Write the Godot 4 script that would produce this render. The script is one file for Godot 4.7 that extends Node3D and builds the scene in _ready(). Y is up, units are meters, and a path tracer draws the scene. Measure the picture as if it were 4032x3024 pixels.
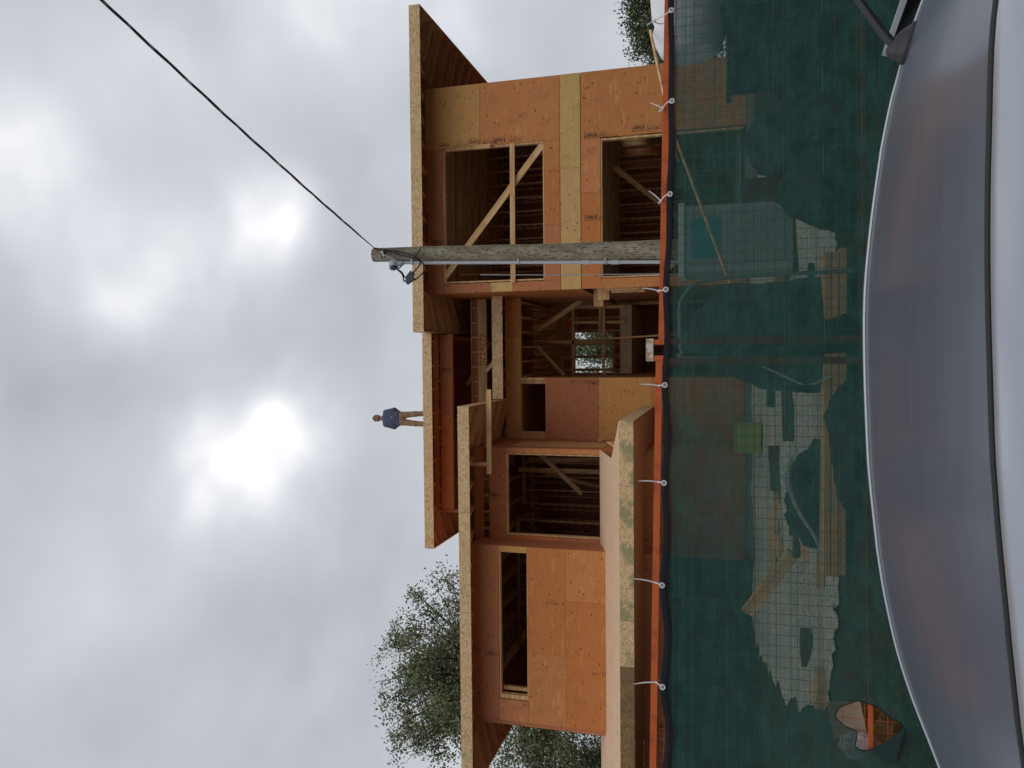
extends Node3D
# A timber-framed house under construction behind a screened site fence, seen over a parked car, with the camera held on its side.

const EYE := 1.65
const FENCE_AT := Vector3(0.05, 0, -4.86)
const FENCE_DIR := Vector3(0.9945, 0, -0.1045)
const FENCE_OUT := Vector3(0.1045, 0, 0.9945)
var M := {}
var rng := RandomNumberGenerator.new()
var used := {}


# ---------------------------------------------------------------- mesh builder
class MB:
	var v := PackedVector3Array()
	var n := PackedVector3Array()
	var t := PackedVector2Array()
	var c := PackedColorArray()
	var i := PackedInt32Array()
	var tint := Color(1, 1, 1)
	var colored := false
	var curved := false

	func vert(p: Vector3, nn: Vector3, uv: Vector2) -> int:
		v.append(p); n.append(nn); t.append(uv)
		if colored: c.append(tint)
		return v.size() - 1

	func quad(a: Vector3, b: Vector3, cc: Vector3, d: Vector3, ua := Vector2(0, 0), ub := Vector2(1, 0), uc := Vector2(1, 1), ud := Vector2(0, 1)) -> void:
		# a, b, c, d run counter-clockwise seen from the front
		var nn := (b - a).cross(cc - a)
		if nn.length_squared() < 1e-14: nn = (cc - a).cross(d - a)
		nn = nn.normalized()
		var k := v.size()
		vert(a, nn, ua); vert(b, nn, ub); vert(cc, nn, uc); vert(d, nn, ud)
		i.append_array(PackedInt32Array([k, k + 2, k + 1, k, k + 3, k + 2]))

	func tri(a: Vector3, b: Vector3, cc: Vector3, ua := Vector2(0, 0), ub := Vector2(1, 0), uc := Vector2(0, 1)) -> void:
		var nn := (b - a).cross(cc - a).normalized()
		var k := v.size()
		vert(a, nn, ua); vert(b, nn, ub); vert(cc, nn, uc)
		i.append_array(PackedInt32Array([k, k + 2, k + 1]))

	func box(s: Vector3, tr := Transform3D(), off := Vector2.ZERO) -> void:
		var h := s / 2
		var ax := [[Vector3(1, 0, 0), Vector3(0, 1, 0), Vector3(0, 0, 1)], [Vector3(-1, 0, 0), Vector3(0, 1, 0), Vector3(0, 0, -1)], [Vector3(0, 0, -1), Vector3(0, 1, 0), Vector3(1, 0, 0)], [Vector3(0, 0, 1), Vector3(0, 1, 0), Vector3(-1, 0, 0)], [Vector3(1, 0, 0), Vector3(0, 0, -1), Vector3(0, 1, 0)], [Vector3(1, 0, 0), Vector3(0, 0, 1), Vector3(0, -1, 0)]]
		for f in ax:
			var ex: Vector3 = f[0]; var ey: Vector3 = f[1]; var ez: Vector3 = f[2]
			var lx := absf((ex * h).x + (ex * h).y + (ex * h).z)
			var ly := absf((ey * h).x + (ey * h).y + (ey * h).z)
			var o := ez * h
			var px := ex * lx; var py := ey * ly
			quad(tr * (o - px - py), tr * (o + px - py), tr * (o + px + py), tr * (o - px + py), Vector2(-lx, ly) + off, Vector2(lx, ly) + off, Vector2(lx, -ly) + off, Vector2(-lx, -ly) + off)

	func bar(a: Vector3, b: Vector3, w: float, h: float, off := Vector2.ZERO) -> void:
		box(Vector3(a.distance_to(b), h, w), MB.along(a, b), off)

	static func along(a: Vector3, b: Vector3) -> Transform3D:
		var x := (b - a).normalized()
		var up := Vector3(0, 1, 0) if absf(x.y) < 0.95 else Vector3(1, 0, 0)
		var z := x.cross(up).normalized()
		return Transform3D(Basis(x, z.cross(x), z), (a + b) / 2)

	func prism(pts: Array, down: Vector3, uvs := 1.0) -> void:
		# a flat polygon (counter-clockwise from the front) and its copy moved by down
		var nn: Vector3 = (pts[1] - pts[0]).cross(pts[2] - pts[0]).normalized()
		var ex: Vector3 = (pts[1] - pts[0]).normalized()
		var ey := nn.cross(ex)
		for s in 2:
			var k := v.size()
			for p in pts:
				var q: Vector3 = p + down * s
				vert(q, nn if s == 0 else -nn, Vector2(q.dot(ex), q.dot(ey)) * uvs)
			for j in range(1, pts.size() - 1):
				i.append_array(PackedInt32Array([k, k + j + 1, k + j] if s == 0 else [k, k + j, k + j + 1]))
		for j in pts.size():
			var a: Vector3 = pts[j]
			var b: Vector3 = pts[(j + 1) % pts.size()]
			var l := a.distance_to(b)
			quad(a + down, b + down, b, a, Vector2(0, down.length()), Vector2(l, down.length()), Vector2(l, 0), Vector2(0, 0))

	func tube(path: Array, radii: Array, sides := 8, caps := true, uv_len := 1.0) -> void:
		curved = true
		var rows := []
		var len := 0.0
		var side := Vector3.ZERO
		for k in path.size():
			var p: Vector3 = path[k]
			var d: Vector3
			if k == 0: d = path[1] - p
			elif k == path.size() - 1: d = p - path[k - 1]
			else: d = (path[k + 1] - path[k - 1])
			d = d.normalized()
			if k > 0: len += p.distance_to(path[k - 1])
			if side == Vector3.ZERO:
				side = d.cross(Vector3(0, 1, 0) if absf(d.y) < 0.9 else Vector3(1, 0, 0)).normalized()
			side = (side - d * side.dot(d)).normalized()
			var e := d.cross(side)
			var r: float = radii[k] if radii.size() > k else radii[0]
			var first := v.size()
			for s in sides + 1:
				var a := TAU * s / sides
				var o := side * cos(a) + e * sin(a)
				vert(p + o * r, o, Vector2(float(s) / sides, len * uv_len))
			rows.append(first)
		for k in path.size() - 1:
			for s in sides:
				var a: int = rows[k] + s
				var b: int = rows[k + 1] + s
				i.append_array(PackedInt32Array([a, a + 1, b, a + 1, b + 1, b]))
		if caps:
			for e2 in 2:
				var k2: int = 0 if e2 == 0 else path.size() - 1
				var dd: Vector3 = (path[1] - path[0]).normalized() * -1.0 if e2 == 0 else (path[k2] - path[k2 - 1]).normalized()
				var ctr := vert(path[k2], dd, Vector2(0.5, 0.5))
				var f: int = v.size()
				for s in sides + 1: vert(v[rows[k2] + s], dd, Vector2(0.5, 0.5))
				for s in sides:
					if e2 == 0: i.append_array(PackedInt32Array([ctr, f + s + 1, f + s]))
					else: i.append_array(PackedInt32Array([ctr, f + s, f + s + 1]))

	func grid(rows: Array, uv_scale := Vector2(1, 1)) -> void:
		curved = true
		# rows of points, smooth normals
		var h: int = rows.size()
		var w: int = rows[0].size()
		var first := v.size()
		for a in h:
			for b in w:
				var l: Vector3 = rows[a][maxi(b - 1, 0)]
				var r: Vector3 = rows[a][mini(b + 1, w - 1)]
				var u: Vector3 = rows[maxi(a - 1, 0)][b]
				var d: Vector3 = rows[mini(a + 1, h - 1)][b]
				vert(rows[a][b], (r - l).cross(d - u).normalized(), Vector2(b, a) * uv_scale)
		for a in h - 1:
			for b in w - 1:
				var k := first + a * w + b
				i.append_array(PackedInt32Array([k, k + w, k + 1, k + 1, k + w, k + w + 1]))

	func ball(at: Vector3, r: Vector3, seg := 10, ring := 6, from := 0.0, to := PI) -> void:
		curved = true
		var rows := []
		for a in ring + 1:
			var row := []
			var th := from + (to - from) * a / ring
			for b in seg + 1:
				var ph := TAU * b / seg
				row.append(at + Vector3(sin(th) * cos(ph), cos(th), -sin(th) * sin(ph)) * r)
			rows.append(row)
		var first := v.size()
		for a in ring + 1:
			for b in seg + 1:
				var p: Vector3 = rows[a][b]
				vert(p, ((p - at) / r / r).normalized(), Vector2(float(b) / seg, float(a) / ring))
		for a in ring:
			for b in seg:
				var k := first + a * (seg + 1) + b
				i.append_array(PackedInt32Array([k, k + 1, k + seg + 1, k + 1, k + seg + 2, k + seg + 1]))

	func lathe(profile: Array, tr := Transform3D(), sides := 20) -> void:
		curved = true
		# profile of Vector2(radius, height), turned about y
		var first := v.size()
		for k in profile.size():
			var a: Vector2 = profile[maxi(k - 1, 0)]
			var b: Vector2 = profile[mini(k + 1, profile.size() - 1)]
			var d := (b - a).normalized()
			for s in sides + 1:
				var an := TAU * s / sides
				var o := Vector3(cos(an), 0, -sin(an))
				var p: Vector2 = profile[k]
				vert(tr * (o * p.x + Vector3(0, p.y, 0)), (tr.basis * (o * d.y + Vector3(0, -d.x, 0))).normalized(), Vector2(float(s) / sides, p.y))
		for k in profile.size() - 1:
			for s in sides:
				var a := first + k * (sides + 1) + s
				var b := a + sides + 1
				i.append_array(PackedInt32Array([a, b, a + 1, a + 1, b, b + 1]))

	func mesh() -> ArrayMesh:
		var arr := []
		arr.resize(Mesh.ARRAY_MAX)
		arr[Mesh.ARRAY_VERTEX] = v; arr[Mesh.ARRAY_NORMAL] = n; arr[Mesh.ARRAY_TEX_UV] = t; arr[Mesh.ARRAY_INDEX] = i
		if colored: arr[Mesh.ARRAY_COLOR] = c
		if curved:
			# faces follow their normals
			for k in range(0, i.size(), 3):
				var p := v[i[k]]
				var g := (v[i[k + 1]] - p).cross(v[i[k + 2]] - p)
				if g.dot(n[i[k]] + n[i[k + 1]] + n[i[k + 2]]) > 0:
					var sw := i[k + 1]
					i[k + 1] = i[k + 2]
					i[k + 2] = sw
		var m := ArrayMesh.new()
		m.add_surface_from_arrays(Mesh.PRIMITIVE_TRIANGLES, arr)
		return m


# ---------------------------------------------------------------- node helpers
func numbered(called: String) -> String:
	used[called] = used.get(called, -1) + 1
	return called if used[called] == 0 else "%s_%03d" % [called, used[called]]


func put(parent: Node, called: String, mb: MB, mat: Material, at := Vector3.ZERO) -> MeshInstance3D:
	var o := MeshInstance3D.new()
	o.mesh = mb.mesh()
	o.material_override = mat
	o.position = at
	o.name = numbered(called) if parent == self else called
	parent.add_child(o, true)
	return o


func thing(called: String, label: String, category: String, group := "", at := Vector3.ZERO, turn := 0.0) -> Node3D:
	var o := Node3D.new()
	o.name = numbered(called)
	add_child(o)
	o.position = at
	o.rotation.y = turn
	tag(o, label, category, group)
	return o


func tag(o: Node, label: String, category: String, group := "", kind := "") -> Node:
	if label: o.set_meta("label", label)
	if category: o.set_meta("category", category)
	if group: o.set_meta("group", group)
	if kind: o.set_meta("kind", kind)
	return o


func off() -> Vector2:
	return Vector2(rng.randf_range(0, 20), rng.randf_range(0, 20))


func slab(parent: Node, called: String, mat: Material, x0: float, x1: float, y0: float, y1: float, z0: float, z1: float) -> MeshInstance3D:
	var mb := MB.new()
	mb.box(Vector3(absf(x1 - x0), absf(y1 - y0), absf(z1 - z0)), Transform3D(), off())
	return put(parent, called, mb, mat, Vector3((x0 + x1) / 2, (y0 + y1) / 2, (z0 + z1) / 2))


func beam(parent: Node, called: String, mat: Material, a: Vector3, b: Vector3, w: float, h: float) -> MeshInstance3D:
	var mb := MB.new()
	mb.box(Vector3(a.distance_to(b), h, w), Transform3D(), off())
	var o := put(parent, called, mb, mat)
	o.transform = MB.along(a, b)
	return o


func sheet(parent: Node, mat: String, x0: float, x1: float, y0: float, y1: float, z: float) -> MeshInstance3D:
	# a sheathing sheet on a wall that faces the street, with a small joint all round
	var gap := 0.0025 if z > -23.0 else 0.0
	return slab(parent, "plywood_sheet", toned(mat), x0 + gap, x1 - gap, y0 + gap, y1 - gap, z + rng.randf_range(-0.001, 0.002), z - 0.016)


func toned(called: String) -> Material:
	# sheets from different logs: a few tones of each kind
	var key := "%s_%d" % [called, rng.randi() % 5]
	if not M.has(key):
		var m: StandardMaterial3D = M[called].duplicate()
		var g := rng.randf_range(0.94, 1.0)
		m.albedo_color = Color(g, g * rng.randf_range(0.965, 1.0), g * rng.randf_range(0.93, 1.0))
		M[key] = m
	return M[key]


func side_sheet(parent: Node, mat: String, x: float, y0: float, y1: float, z0: float, z1: float) -> MeshInstance3D:
	return slab(parent, "plywood_sheet", toned(mat), x - 0.008, x + 0.008, y0 + 0.002, y1 - 0.002, z0 - 0.002, z1 + 0.002)


func fence_point(s: float, h: float, out := 0.0) -> Vector3:
	return FENCE_AT + FENCE_DIR * s + FENCE_OUT * out + Vector3(0, h, 0)


# ---------------------------------------------------------------- materials
func lin(r: float, g: float, b: float) -> Color:
	return Color(r, g, b).linear_to_srgb()


func mat(color: Color, rough := 0.8, metal := 0.0, tex: Texture2D = null, scale := Vector3.ONE) -> StandardMaterial3D:
	var m := StandardMaterial3D.new()
	m.albedo_color = color
	m.roughness = rough
	m.metallic = metal
	if tex:
		m.albedo_texture = tex
		m.uv1_scale = scale
	return m


func noise(seed: int, freq: float, oct := 4, kind := FastNoiseLite.TYPE_SIMPLEX_SMOOTH) -> FastNoiseLite:
	var f := FastNoiseLite.new()
	f.seed = seed
	f.frequency = freq
	f.noise_type = kind
	f.fractal_octaves = oct
	return f


func image_of(w: int, h: int, data: PackedByteArray) -> ImageTexture:
	var im := Image.create_from_data(w, h, false, Image.FORMAT_RGBA8, data)
	im.generate_mipmaps()
	return ImageTexture.create_from_image(im)


func ply_texture(seed: int, base: Color, light: Color, dark: Color, patches: float, knots: int, w := 512, h := 256) -> ImageTexture:
	var a := noise(seed, 0.012, 3)
	var b := noise(seed + 1, 0.05, 3)
	var c := noise(seed + 2, 0.35, 2)
	var data := PackedByteArray()
	data.resize(w * h * 4)
	var r := RandomNumberGenerator.new()
	r.seed = seed
	var ks := []
	for k in knots:
		ks.append(Vector3(r.randf() * w, r.randf() * h, r.randf_range(1.0, 2.9)))
	var field := PackedFloat32Array()
	field.resize(w * h)
	for k in ks:
		var kk: Vector3 = k
		for dy in range(-7, 8):
			for dx in range(-10, 11):
				var d := Vector2(dx * 0.8, dy).length() / kk.z
				if d < 2.2:
					var at := (posmod(int(kk.y) + dy, h)) * w + posmod(int(kk.x) + dx, w)
					field[at] = maxf(field[at], clampf(1.45 - d * 0.8, 0, 1))
	for y in h:
		for x in w:
			var wave := a.get_noise_2d(x * 0.5, y * 1.6) * 14.0
			var blot := a.get_noise_2d(x * 0.35 + 900, y * 2.2 + wave)
			var grain := b.get_noise_2d(x * 0.25, y * 3.2 + wave * 2.0)
			var fine := c.get_noise_2d(x * 0.12, y * 1.4)
			var col := base.lerp(dark, clampf(0.22 + grain * 0.55 + fine * 0.35, 0, 1) * 0.55)
			col = col.lerp(light, clampf((blot - 0.30 + patches) * 4.0, 0, 1) * 0.34)
			var kn := field[y * w + x]
			if kn > 0.0: col = col.lerp(Color(0.2, 0.1, 0.06), kn * 0.75)
			var stain := a.get_noise_2d(x * 0.8 + 3000, y * 0.5)
			col = col.lerp(Color(0.5, 0.34, 0.22), clampf((stain - 0.22) * 2.0, 0, 1) * 0.17)
			if x % 85 < 2 and (y + (x / 85) * 7) % 32 < 2: col = col.lerp(Color(0.22, 0.13, 0.09), 0.6)
			var o := (y * w + x) * 4
			data[o] = col.r8; data[o + 1] = col.g8; data[o + 2] = col.b8; data[o + 3] = 255
	return image_of(w, h, data)


func osb_texture(seed: int, tones: Array, stain: Color, stained: float, size := 512) -> ImageTexture:
	var r := RandomNumberGenerator.new()
	r.seed = seed
	var data := PackedByteArray()
	data.resize(size * size * 4)
	var first: Color = tones[0]
	for k in size * size:
		data[k * 4] = first.r8; data[k * 4 + 1] = first.g8; data[k * 4 + 2] = first.b8; data[k * 4 + 3] = 255
	for f in 4200:
		var cx := r.randf() * size
		var cy := r.randf() * size
		var an := r.randfn(0, 0.7)
		var lx := r.randf_range(6, 22)
		var ly := r.randf_range(1.5, 5)
		var col: Color = tones[r.randi() % tones.size()]
		col = col.lightened(r.randf() * 0.14) if r.randf() < 0.5 else col.darkened(r.randf() * 0.16)
		var ca := cos(an)
		var sa := sin(an)
		var steps := int(lx * 2)
		for p in steps:
			var u := (float(p) / steps - 0.5) * lx
			for q in int(ly * 1.5) + 1:
				var vv := (float(q) / (int(ly * 1.5) + 1) - 0.5) * ly
				var x := posmod(int(cx + u * ca - vv * sa), size)
				var y := posmod(int(cy + u * sa + vv * ca), size)
				var o := (y * size + x) * 4
				data[o] = col.r8; data[o + 1] = col.g8; data[o + 2] = col.b8
	var a := noise(seed, 0.008, 4)
	for y in size:
		for x in size:
			var s := clampf((a.get_noise_2d(x, y) + stained) * 2.0, 0, 1) * 0.5
			if s > 0.0:
				var o := (y * size + x) * 4
				data[o] = int(lerpf(data[o], stain.r8, s)); data[o + 1] = int(lerpf(data[o + 1], stain.g8, s)); data[o + 2] = int(lerpf(data[o + 2], stain.b8, s))
	return image_of(size, size, data)


func streak_texture(seed: int, base: Color, light: Color, dark: Color, w: int, h: int, fx: float, fy: float, cuts := 0.0, cut := Color(0, 0, 0)) -> ImageTexture:
	var a := noise(seed, 0.02, 4)
	var b := noise(seed + 7, 0.11, 3)
	var data := PackedByteArray()
	data.resize(w * h * 4)
	for y in h:
		for x in w:
			var g := a.get_noise_2d(x * fx, y * fy)
			var f := b.get_noise_2d(x * fx, y * fy)
			var col := base.lerp(light, clampf(g * 1.6, 0, 1)).lerp(dark, clampf(-g * 1.2 + f * 0.5, 0, 1))
			if cuts > 0.0: col = col.lerp(cut, clampf((f - cuts) * 6.0, 0, 1))
			var o := (y * w + x) * 4
			data[o] = col.r8; data[o + 1] = col.g8; data[o + 2] = col.b8; data[o + 3] = 255
	return image_of(w, h, data)


func net_texture() -> ImageTexture:
	# knitted shade net: threads across, a few loose lighter ones; alpha is how closed the knit is
	var w := 128
	var h := 1024
	var data := PackedByteArray()
	data.resize(w * h * 4)
	var r := RandomNumberGenerator.new()
	r.seed = 77
	var a := noise(5, 0.03, 3)
	var loose := PackedFloat32Array()
	loose.resize(h)
	for k in 26:
		loose[r.randi() % h] = r.randf_range(0.3, 1.0)
	for y in h:
		var row := r.randf_range(-0.09, 0.09)
		for x in w:
			var g := a.get_noise_2d(x * 0.4, y * 0.6)
			var f := clampf(0.5 + g * 0.5 + row * 2.0 + r.randf_range(-0.25, 0.25), 0, 1)
			var col := Color(0.07, 0.23, 0.205).lerp(Color(0.14, 0.335, 0.30), f)
			var lo := loose[y] * (1.0 if a.get_noise_2d(x * 0.2 + 50, y * 3.0) > 0.05 else 0.15)
			col = col.lerp(Color(0.45, 0.55, 0.5), lo * 0.5)
			var al := clampf(0.80 + row + g * 0.06 + r.randf_range(-0.07, 0.07) + lo * 0.15, 0.2, 1)
			var o := (y * w + x) * 4
			data[o] = col.r8; data[o + 1] = col.g8; data[o + 2] = col.b8; data[o + 3] = int(al * 255)
	return image_of(w, h, data)


func make_materials() -> void:
	var ply := Vector3(1 / 2.44, 1 / 1.22, 1)
	M.fir = mat(Color.WHITE, 0.75, 0, ply_texture(11, Color(0.825, 0.54, 0.32), Color(0.90, 0.73, 0.47), Color(0.66, 0.40, 0.245), 0.0, 40), ply)
	M.fir_red = mat(Color.WHITE, 0.75, 0, ply_texture(23, Color(0.765, 0.49, 0.325), Color(0.83, 0.61, 0.42), Color(0.62, 0.36, 0.245), -0.12, 44), ply)
	M.fir_warm = mat(Color.WHITE, 0.75, 0, ply_texture(37, Color(0.83, 0.515, 0.275), Color(0.90, 0.70, 0.40), Color(0.64, 0.37, 0.205), -0.05, 30), ply)
	M.pine = mat(Color.WHITE, 0.75, 0, ply_texture(41, Color(0.845, 0.70, 0.445), Color(0.90, 0.775, 0.53), Color(0.75, 0.57, 0.345), 0.1, 30), ply)
	M.pine_warm = mat(Color.WHITE, 0.75, 0, ply_texture(53, Color(0.83, 0.63, 0.375), Color(0.89, 0.73, 0.46), Color(0.71, 0.46, 0.27), -0.1, 34), ply)
	M.deck = mat(Color.WHITE, 0.8, 0, ply_texture(61, Color(0.86, 0.735, 0.61), Color(0.90, 0.80, 0.67), Color(0.76, 0.60, 0.47), -0.1, 6), ply)
	var osb := [Color(0.86, 0.725, 0.54), Color(0.92, 0.81, 0.64), Color(0.80, 0.64, 0.45), Color(0.89, 0.76, 0.56), Color(0.77, 0.60, 0.42)]
	M.osb = mat(Color.WHITE, 0.8, 0, osb_texture(3, osb, Color(0.75, 0.6, 0.4), -0.2), Vector3(0.48, 0.48, 1))
	M.osb_green = mat(Color.WHITE, 0.8, 0, osb_texture(4, osb, Color(0.40, 0.47, 0.33), 0.16), Vector3(0.48, 0.48, 1))
	M.osb_faint_green = mat(Color.WHITE, 0.8, 0, osb_texture(5, osb, Color(0.45, 0.52, 0.36), -0.12), Vector3(0.48, 0.48, 1))
	M.osb_brown = mat(Color.WHITE, 0.8, 0, osb_texture(6, [Color(0.55, 0.42, 0.26), Color(0.60, 0.47, 0.3), Color(0.49, 0.37, 0.23)], Color(0.4, 0.32, 0.22), 0.05), Vector3(0.48, 0.48, 1))
	M.lumber = mat(Color.WHITE, 0.75, 0, streak_texture(71, Color(0.83, 0.66, 0.46), Color(0.89, 0.75, 0.56), Color(0.71, 0.51, 0.34), 256, 64, 0.25, 2.0), Vector3(0.5, 4, 1))
	M.pole = mat(Color.WHITE, 0.95, 0, streak_texture(81, Color(0.55, 0.515, 0.44), Color(0.64, 0.61, 0.53), Color(0.46, 0.42, 0.345), 256, 512, 1.3, 0.22, 0.30, Color(0.16, 0.125, 0.095)), Vector3(1, 0.6, 1))
	M.stamp = mat(Color(0.15, 0.14, 0.21), 0.9)
	M.red_ink = mat(Color(0.66, 0.12, 0.13), 0.9)
	M.black = mat(Color(0.055, 0.058, 0.066), 0.6)
	M.cable = mat(Color(0.085, 0.09, 0.10), 0.55)
	M.aluminium_wire = mat(Color(0.62, 0.62, 0.62), 0.4, 0.8)
	M.conduit = mat(Color(0.72, 0.73, 0.76), 0.45)
	M.insulator_boot = mat(Color(0.20, 0.235, 0.29), 0.4)
	M.orange = mat(Color(0.80, 0.365, 0.14), 0.5, 0.0, streak_texture(91, Color(1, 1, 1), Color(1, 1, 1), Color(0.84, 0.80, 0.78), 128, 128, 1, 1), Vector3(2, 2, 1))
	M.clamp_plate = mat(Color.WHITE, 0.6, 0, streak_texture(92, Color(0.80, 0.77, 0.72), Color(0.86, 0.84, 0.80), Color(0.62, 0.36, 0.18), 128, 128, 1, 1), Vector3(9, 9, 1))
	M.hem = mat(Color(0.105, 0.11, 0.135), 0.9)
	var net := mat(Color.WHITE, 0.85, 0, net_texture(), Vector3(1.0 / 0.5, 1.0 / 2.2, 1))
	net.transparency = BaseMaterial3D.TRANSPARENCY_ALPHA
	net.cull_mode = BaseMaterial3D.CULL_DISABLED
	M.net = net
	M.plastic_white = mat(Color(0.88, 0.88, 0.89), 0.35)
	M.tie = mat(Color(0.87, 0.86, 0.86), 0.45)
	M.paint = mat(Color(0.345, 0.385, 0.44), 0.38, 0.55, streak_texture(95, Color(0.98, 0.98, 0.98), Color(1, 1, 1), Color(0.90, 0.905, 0.92), 256, 256, 0.9, 0.12), Vector3(1, 1, 1))
	M.paint.clearcoat_enabled = true
	M.paint.clearcoat = 0.45
	M.paint.clearcoat_roughness = 0.16
	M.rail_paint = mat(Color(0.64, 0.66, 0.70), 0.25, 0.5)
	M.rail_paint.clearcoat_enabled = true
	M.trim_light = mat(Color(0.72, 0.74, 0.77), 0.3, 0.3)
	M.rubber = mat(Color(0.10, 0.10, 0.11), 0.6)
	M.antenna = mat(Color(0.15, 0.15, 0.165), 0.45)
	M.glass_dark = mat(Color(0.03, 0.045, 0.045), 0.05)
	M.rim = mat(Color(0.6, 0.6, 0.62), 0.3, 0.9)
	M.gold_dirt = mat(Color(0.42, 0.30, 0.15), 0.9)


# ---------------------------------------------------------------- world: camera, sky, light
func make_view() -> void:
	var cam := Camera3D.new()
	cam.name = "camera"
	var yaw := deg_to_rad(2.0)
	var pitch := deg_to_rad(15.5)
	var fwd := Vector3(-sin(yaw) * cos(pitch), sin(pitch), -cos(yaw) * cos(pitch))
	var right := Vector3(cos(yaw), 0, -sin(yaw))
	var up := right.cross(fwd)
	# the phone is held on its side: the picture's top points to the right of the place
	cam.transform = Transform3D(Basis(-up, right, -fwd), Vector3(0, EYE, 0))
	cam.fov = 53.08
	cam.near = 0.05
	cam.far = 1500
	add_child(cam)
	cam.current = true

	var env := Environment.new()
	env.background_mode = Environment.BG_SKY
	var sky := Sky.new()
	var pano := PanoramaSkyMaterial.new()
	pano.panorama = sky_panorama(fwd, up, right)
	sky.sky_material = pano
	env.sky = sky
	env.background_energy_multiplier = 1.0
	env.tonemap_mode = Environment.TONE_MAPPER_LINEAR
	env.tonemap_exposure = 1.0
	env.sdfgi_enabled = true
	env.ssao_enabled = true
	env.ssil_enabled = true
	var we := WorldEnvironment.new()
	we.name = "environment"
	we.environment = env
	add_child(we)

	var sun := DirectionalLight3D.new()
	sun.name = "sun"
	sun.light_energy = 0.22
	sun.light_color = Color(1.0, 0.97, 0.93)
	sun.light_angular_distance = 50.0
	sun.shadow_enabled = true
	add_child(sun)
	sun.look_at_from_position(Vector3(3, 12, 9), Vector3.ZERO)


func sky_panorama(fwd: Vector3, up: Vector3, right: Vector3) -> ImageTexture:
	var w := 1024
	var h := 512
	var a := noise(301, 1.5, 5)
	var b := noise(302, 4.2, 4)
	var im := Image.create(w, h, false, Image.FORMAT_RGBF)
	# thin spots in the overcast: direction in the picture (across, up), size and strength
	var spots := []
	for s in [[575, 475, 66, 0.36], [605, 925, 62, 0.44], [505, 1005, 75, 0.44], [222, 645, 65, 0.12], [290, 690, 60, 0.06], [10, 310, 80, 0.2], [120, 430, 110, 0.12], [390, 590, 90, 0.14], [1000, 25, 80, 0.14], [700, 20, 110, 0.16], [250, 1290, 140, 0.08], [460, 1180, 120, 0.08], [330, 150, 140, 0.08],
			[90, 760, 130, -0.05], [720, 300, 140, -0.05], [760, 650, 150, -0.04], [300, 350, 110, -0.05], [350, 900, 130, -0.05], [620, 1250, 200, -0.05], [850, 1450, 240, -0.05], [130, 1450, 260, -0.05]]:
		var d: Vector3 = (fwd + up * ((1106.0 - s[0]) / 1661.0) + right * ((829.5 - s[1]) / 1661.0)).normalized()
		spots.append([d, s[2] / 1661.0, s[3] * 1.25])
	for y in h:
		var el := PI / 2 - PI * (y + 0.5) / h
		for x in w:
			var az := TAU * (x + 0.5) / w
			var d := Vector3(sin(az) * cos(el), sin(el), -cos(az) * cos(el))
			var q := Vector3(d.x, d.y * 1.6, d.z)
			var n := a.get_noise_3dv(q * 1.6) * 0.20 + b.get_noise_3dv(q) * 0.07
			var l := 0.585 + n * 0.56
			var wd := (d + Vector3(b.get_noise_3dv(q * 1.2 + Vector3(9, 0, 0)), b.get_noise_3dv(q * 1.2 + Vector3(0, 9, 0)), b.get_noise_3dv(q * 1.2 + Vector3(0, 0, 9))) * 0.025).normalized()
			for s in spots:
				var sd: Vector3 = s[0]
				var k: float = (1.0 - wd.dot(sd)) * 2.0 / (s[1] * s[1])
				if k < 16.0: l += s[2] * (0.55 * exp(-k) + 0.45 * exp(-k * 0.35)) * (0.75 + 0.5 * (0.5 + b.get_noise_3dv(q * 2.5)))
			l = maxf(l, 0.38)
			if el < 0: l = lerpf(l, 0.5, clampf(-el * 5.0, 0, 1))
			var white := clampf((l - 0.55) * 1.6, 0, 1)
			im.set_pixel(x, y, Color(l * lerpf(0.935, 1.0, white), l * lerpf(0.985, 1.0, white), l * lerpf(1.075, 1.0, white)))
	return ImageTexture.create_from_image(im)


func ground_height(x: float, z: float) -> float:
	var p := [[60.0, 0.0], [-4.0, 0.0], [-4.5, 0.2], [-6.0, 0.40], [-9.0, 0.52], [-13.0, 0.85], [-17.0, 1.05], [-40.0, 1.2], [-400.0, 1.3]]
	for k in p.size() - 1:
		if z <= p[k][0] and z >= p[k + 1][0]:
			return lerpf(p[k][1], p[k + 1][1], (p[k][0] - z) / (p[k][0] - p[k + 1][0]))
	return 0.0


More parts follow.
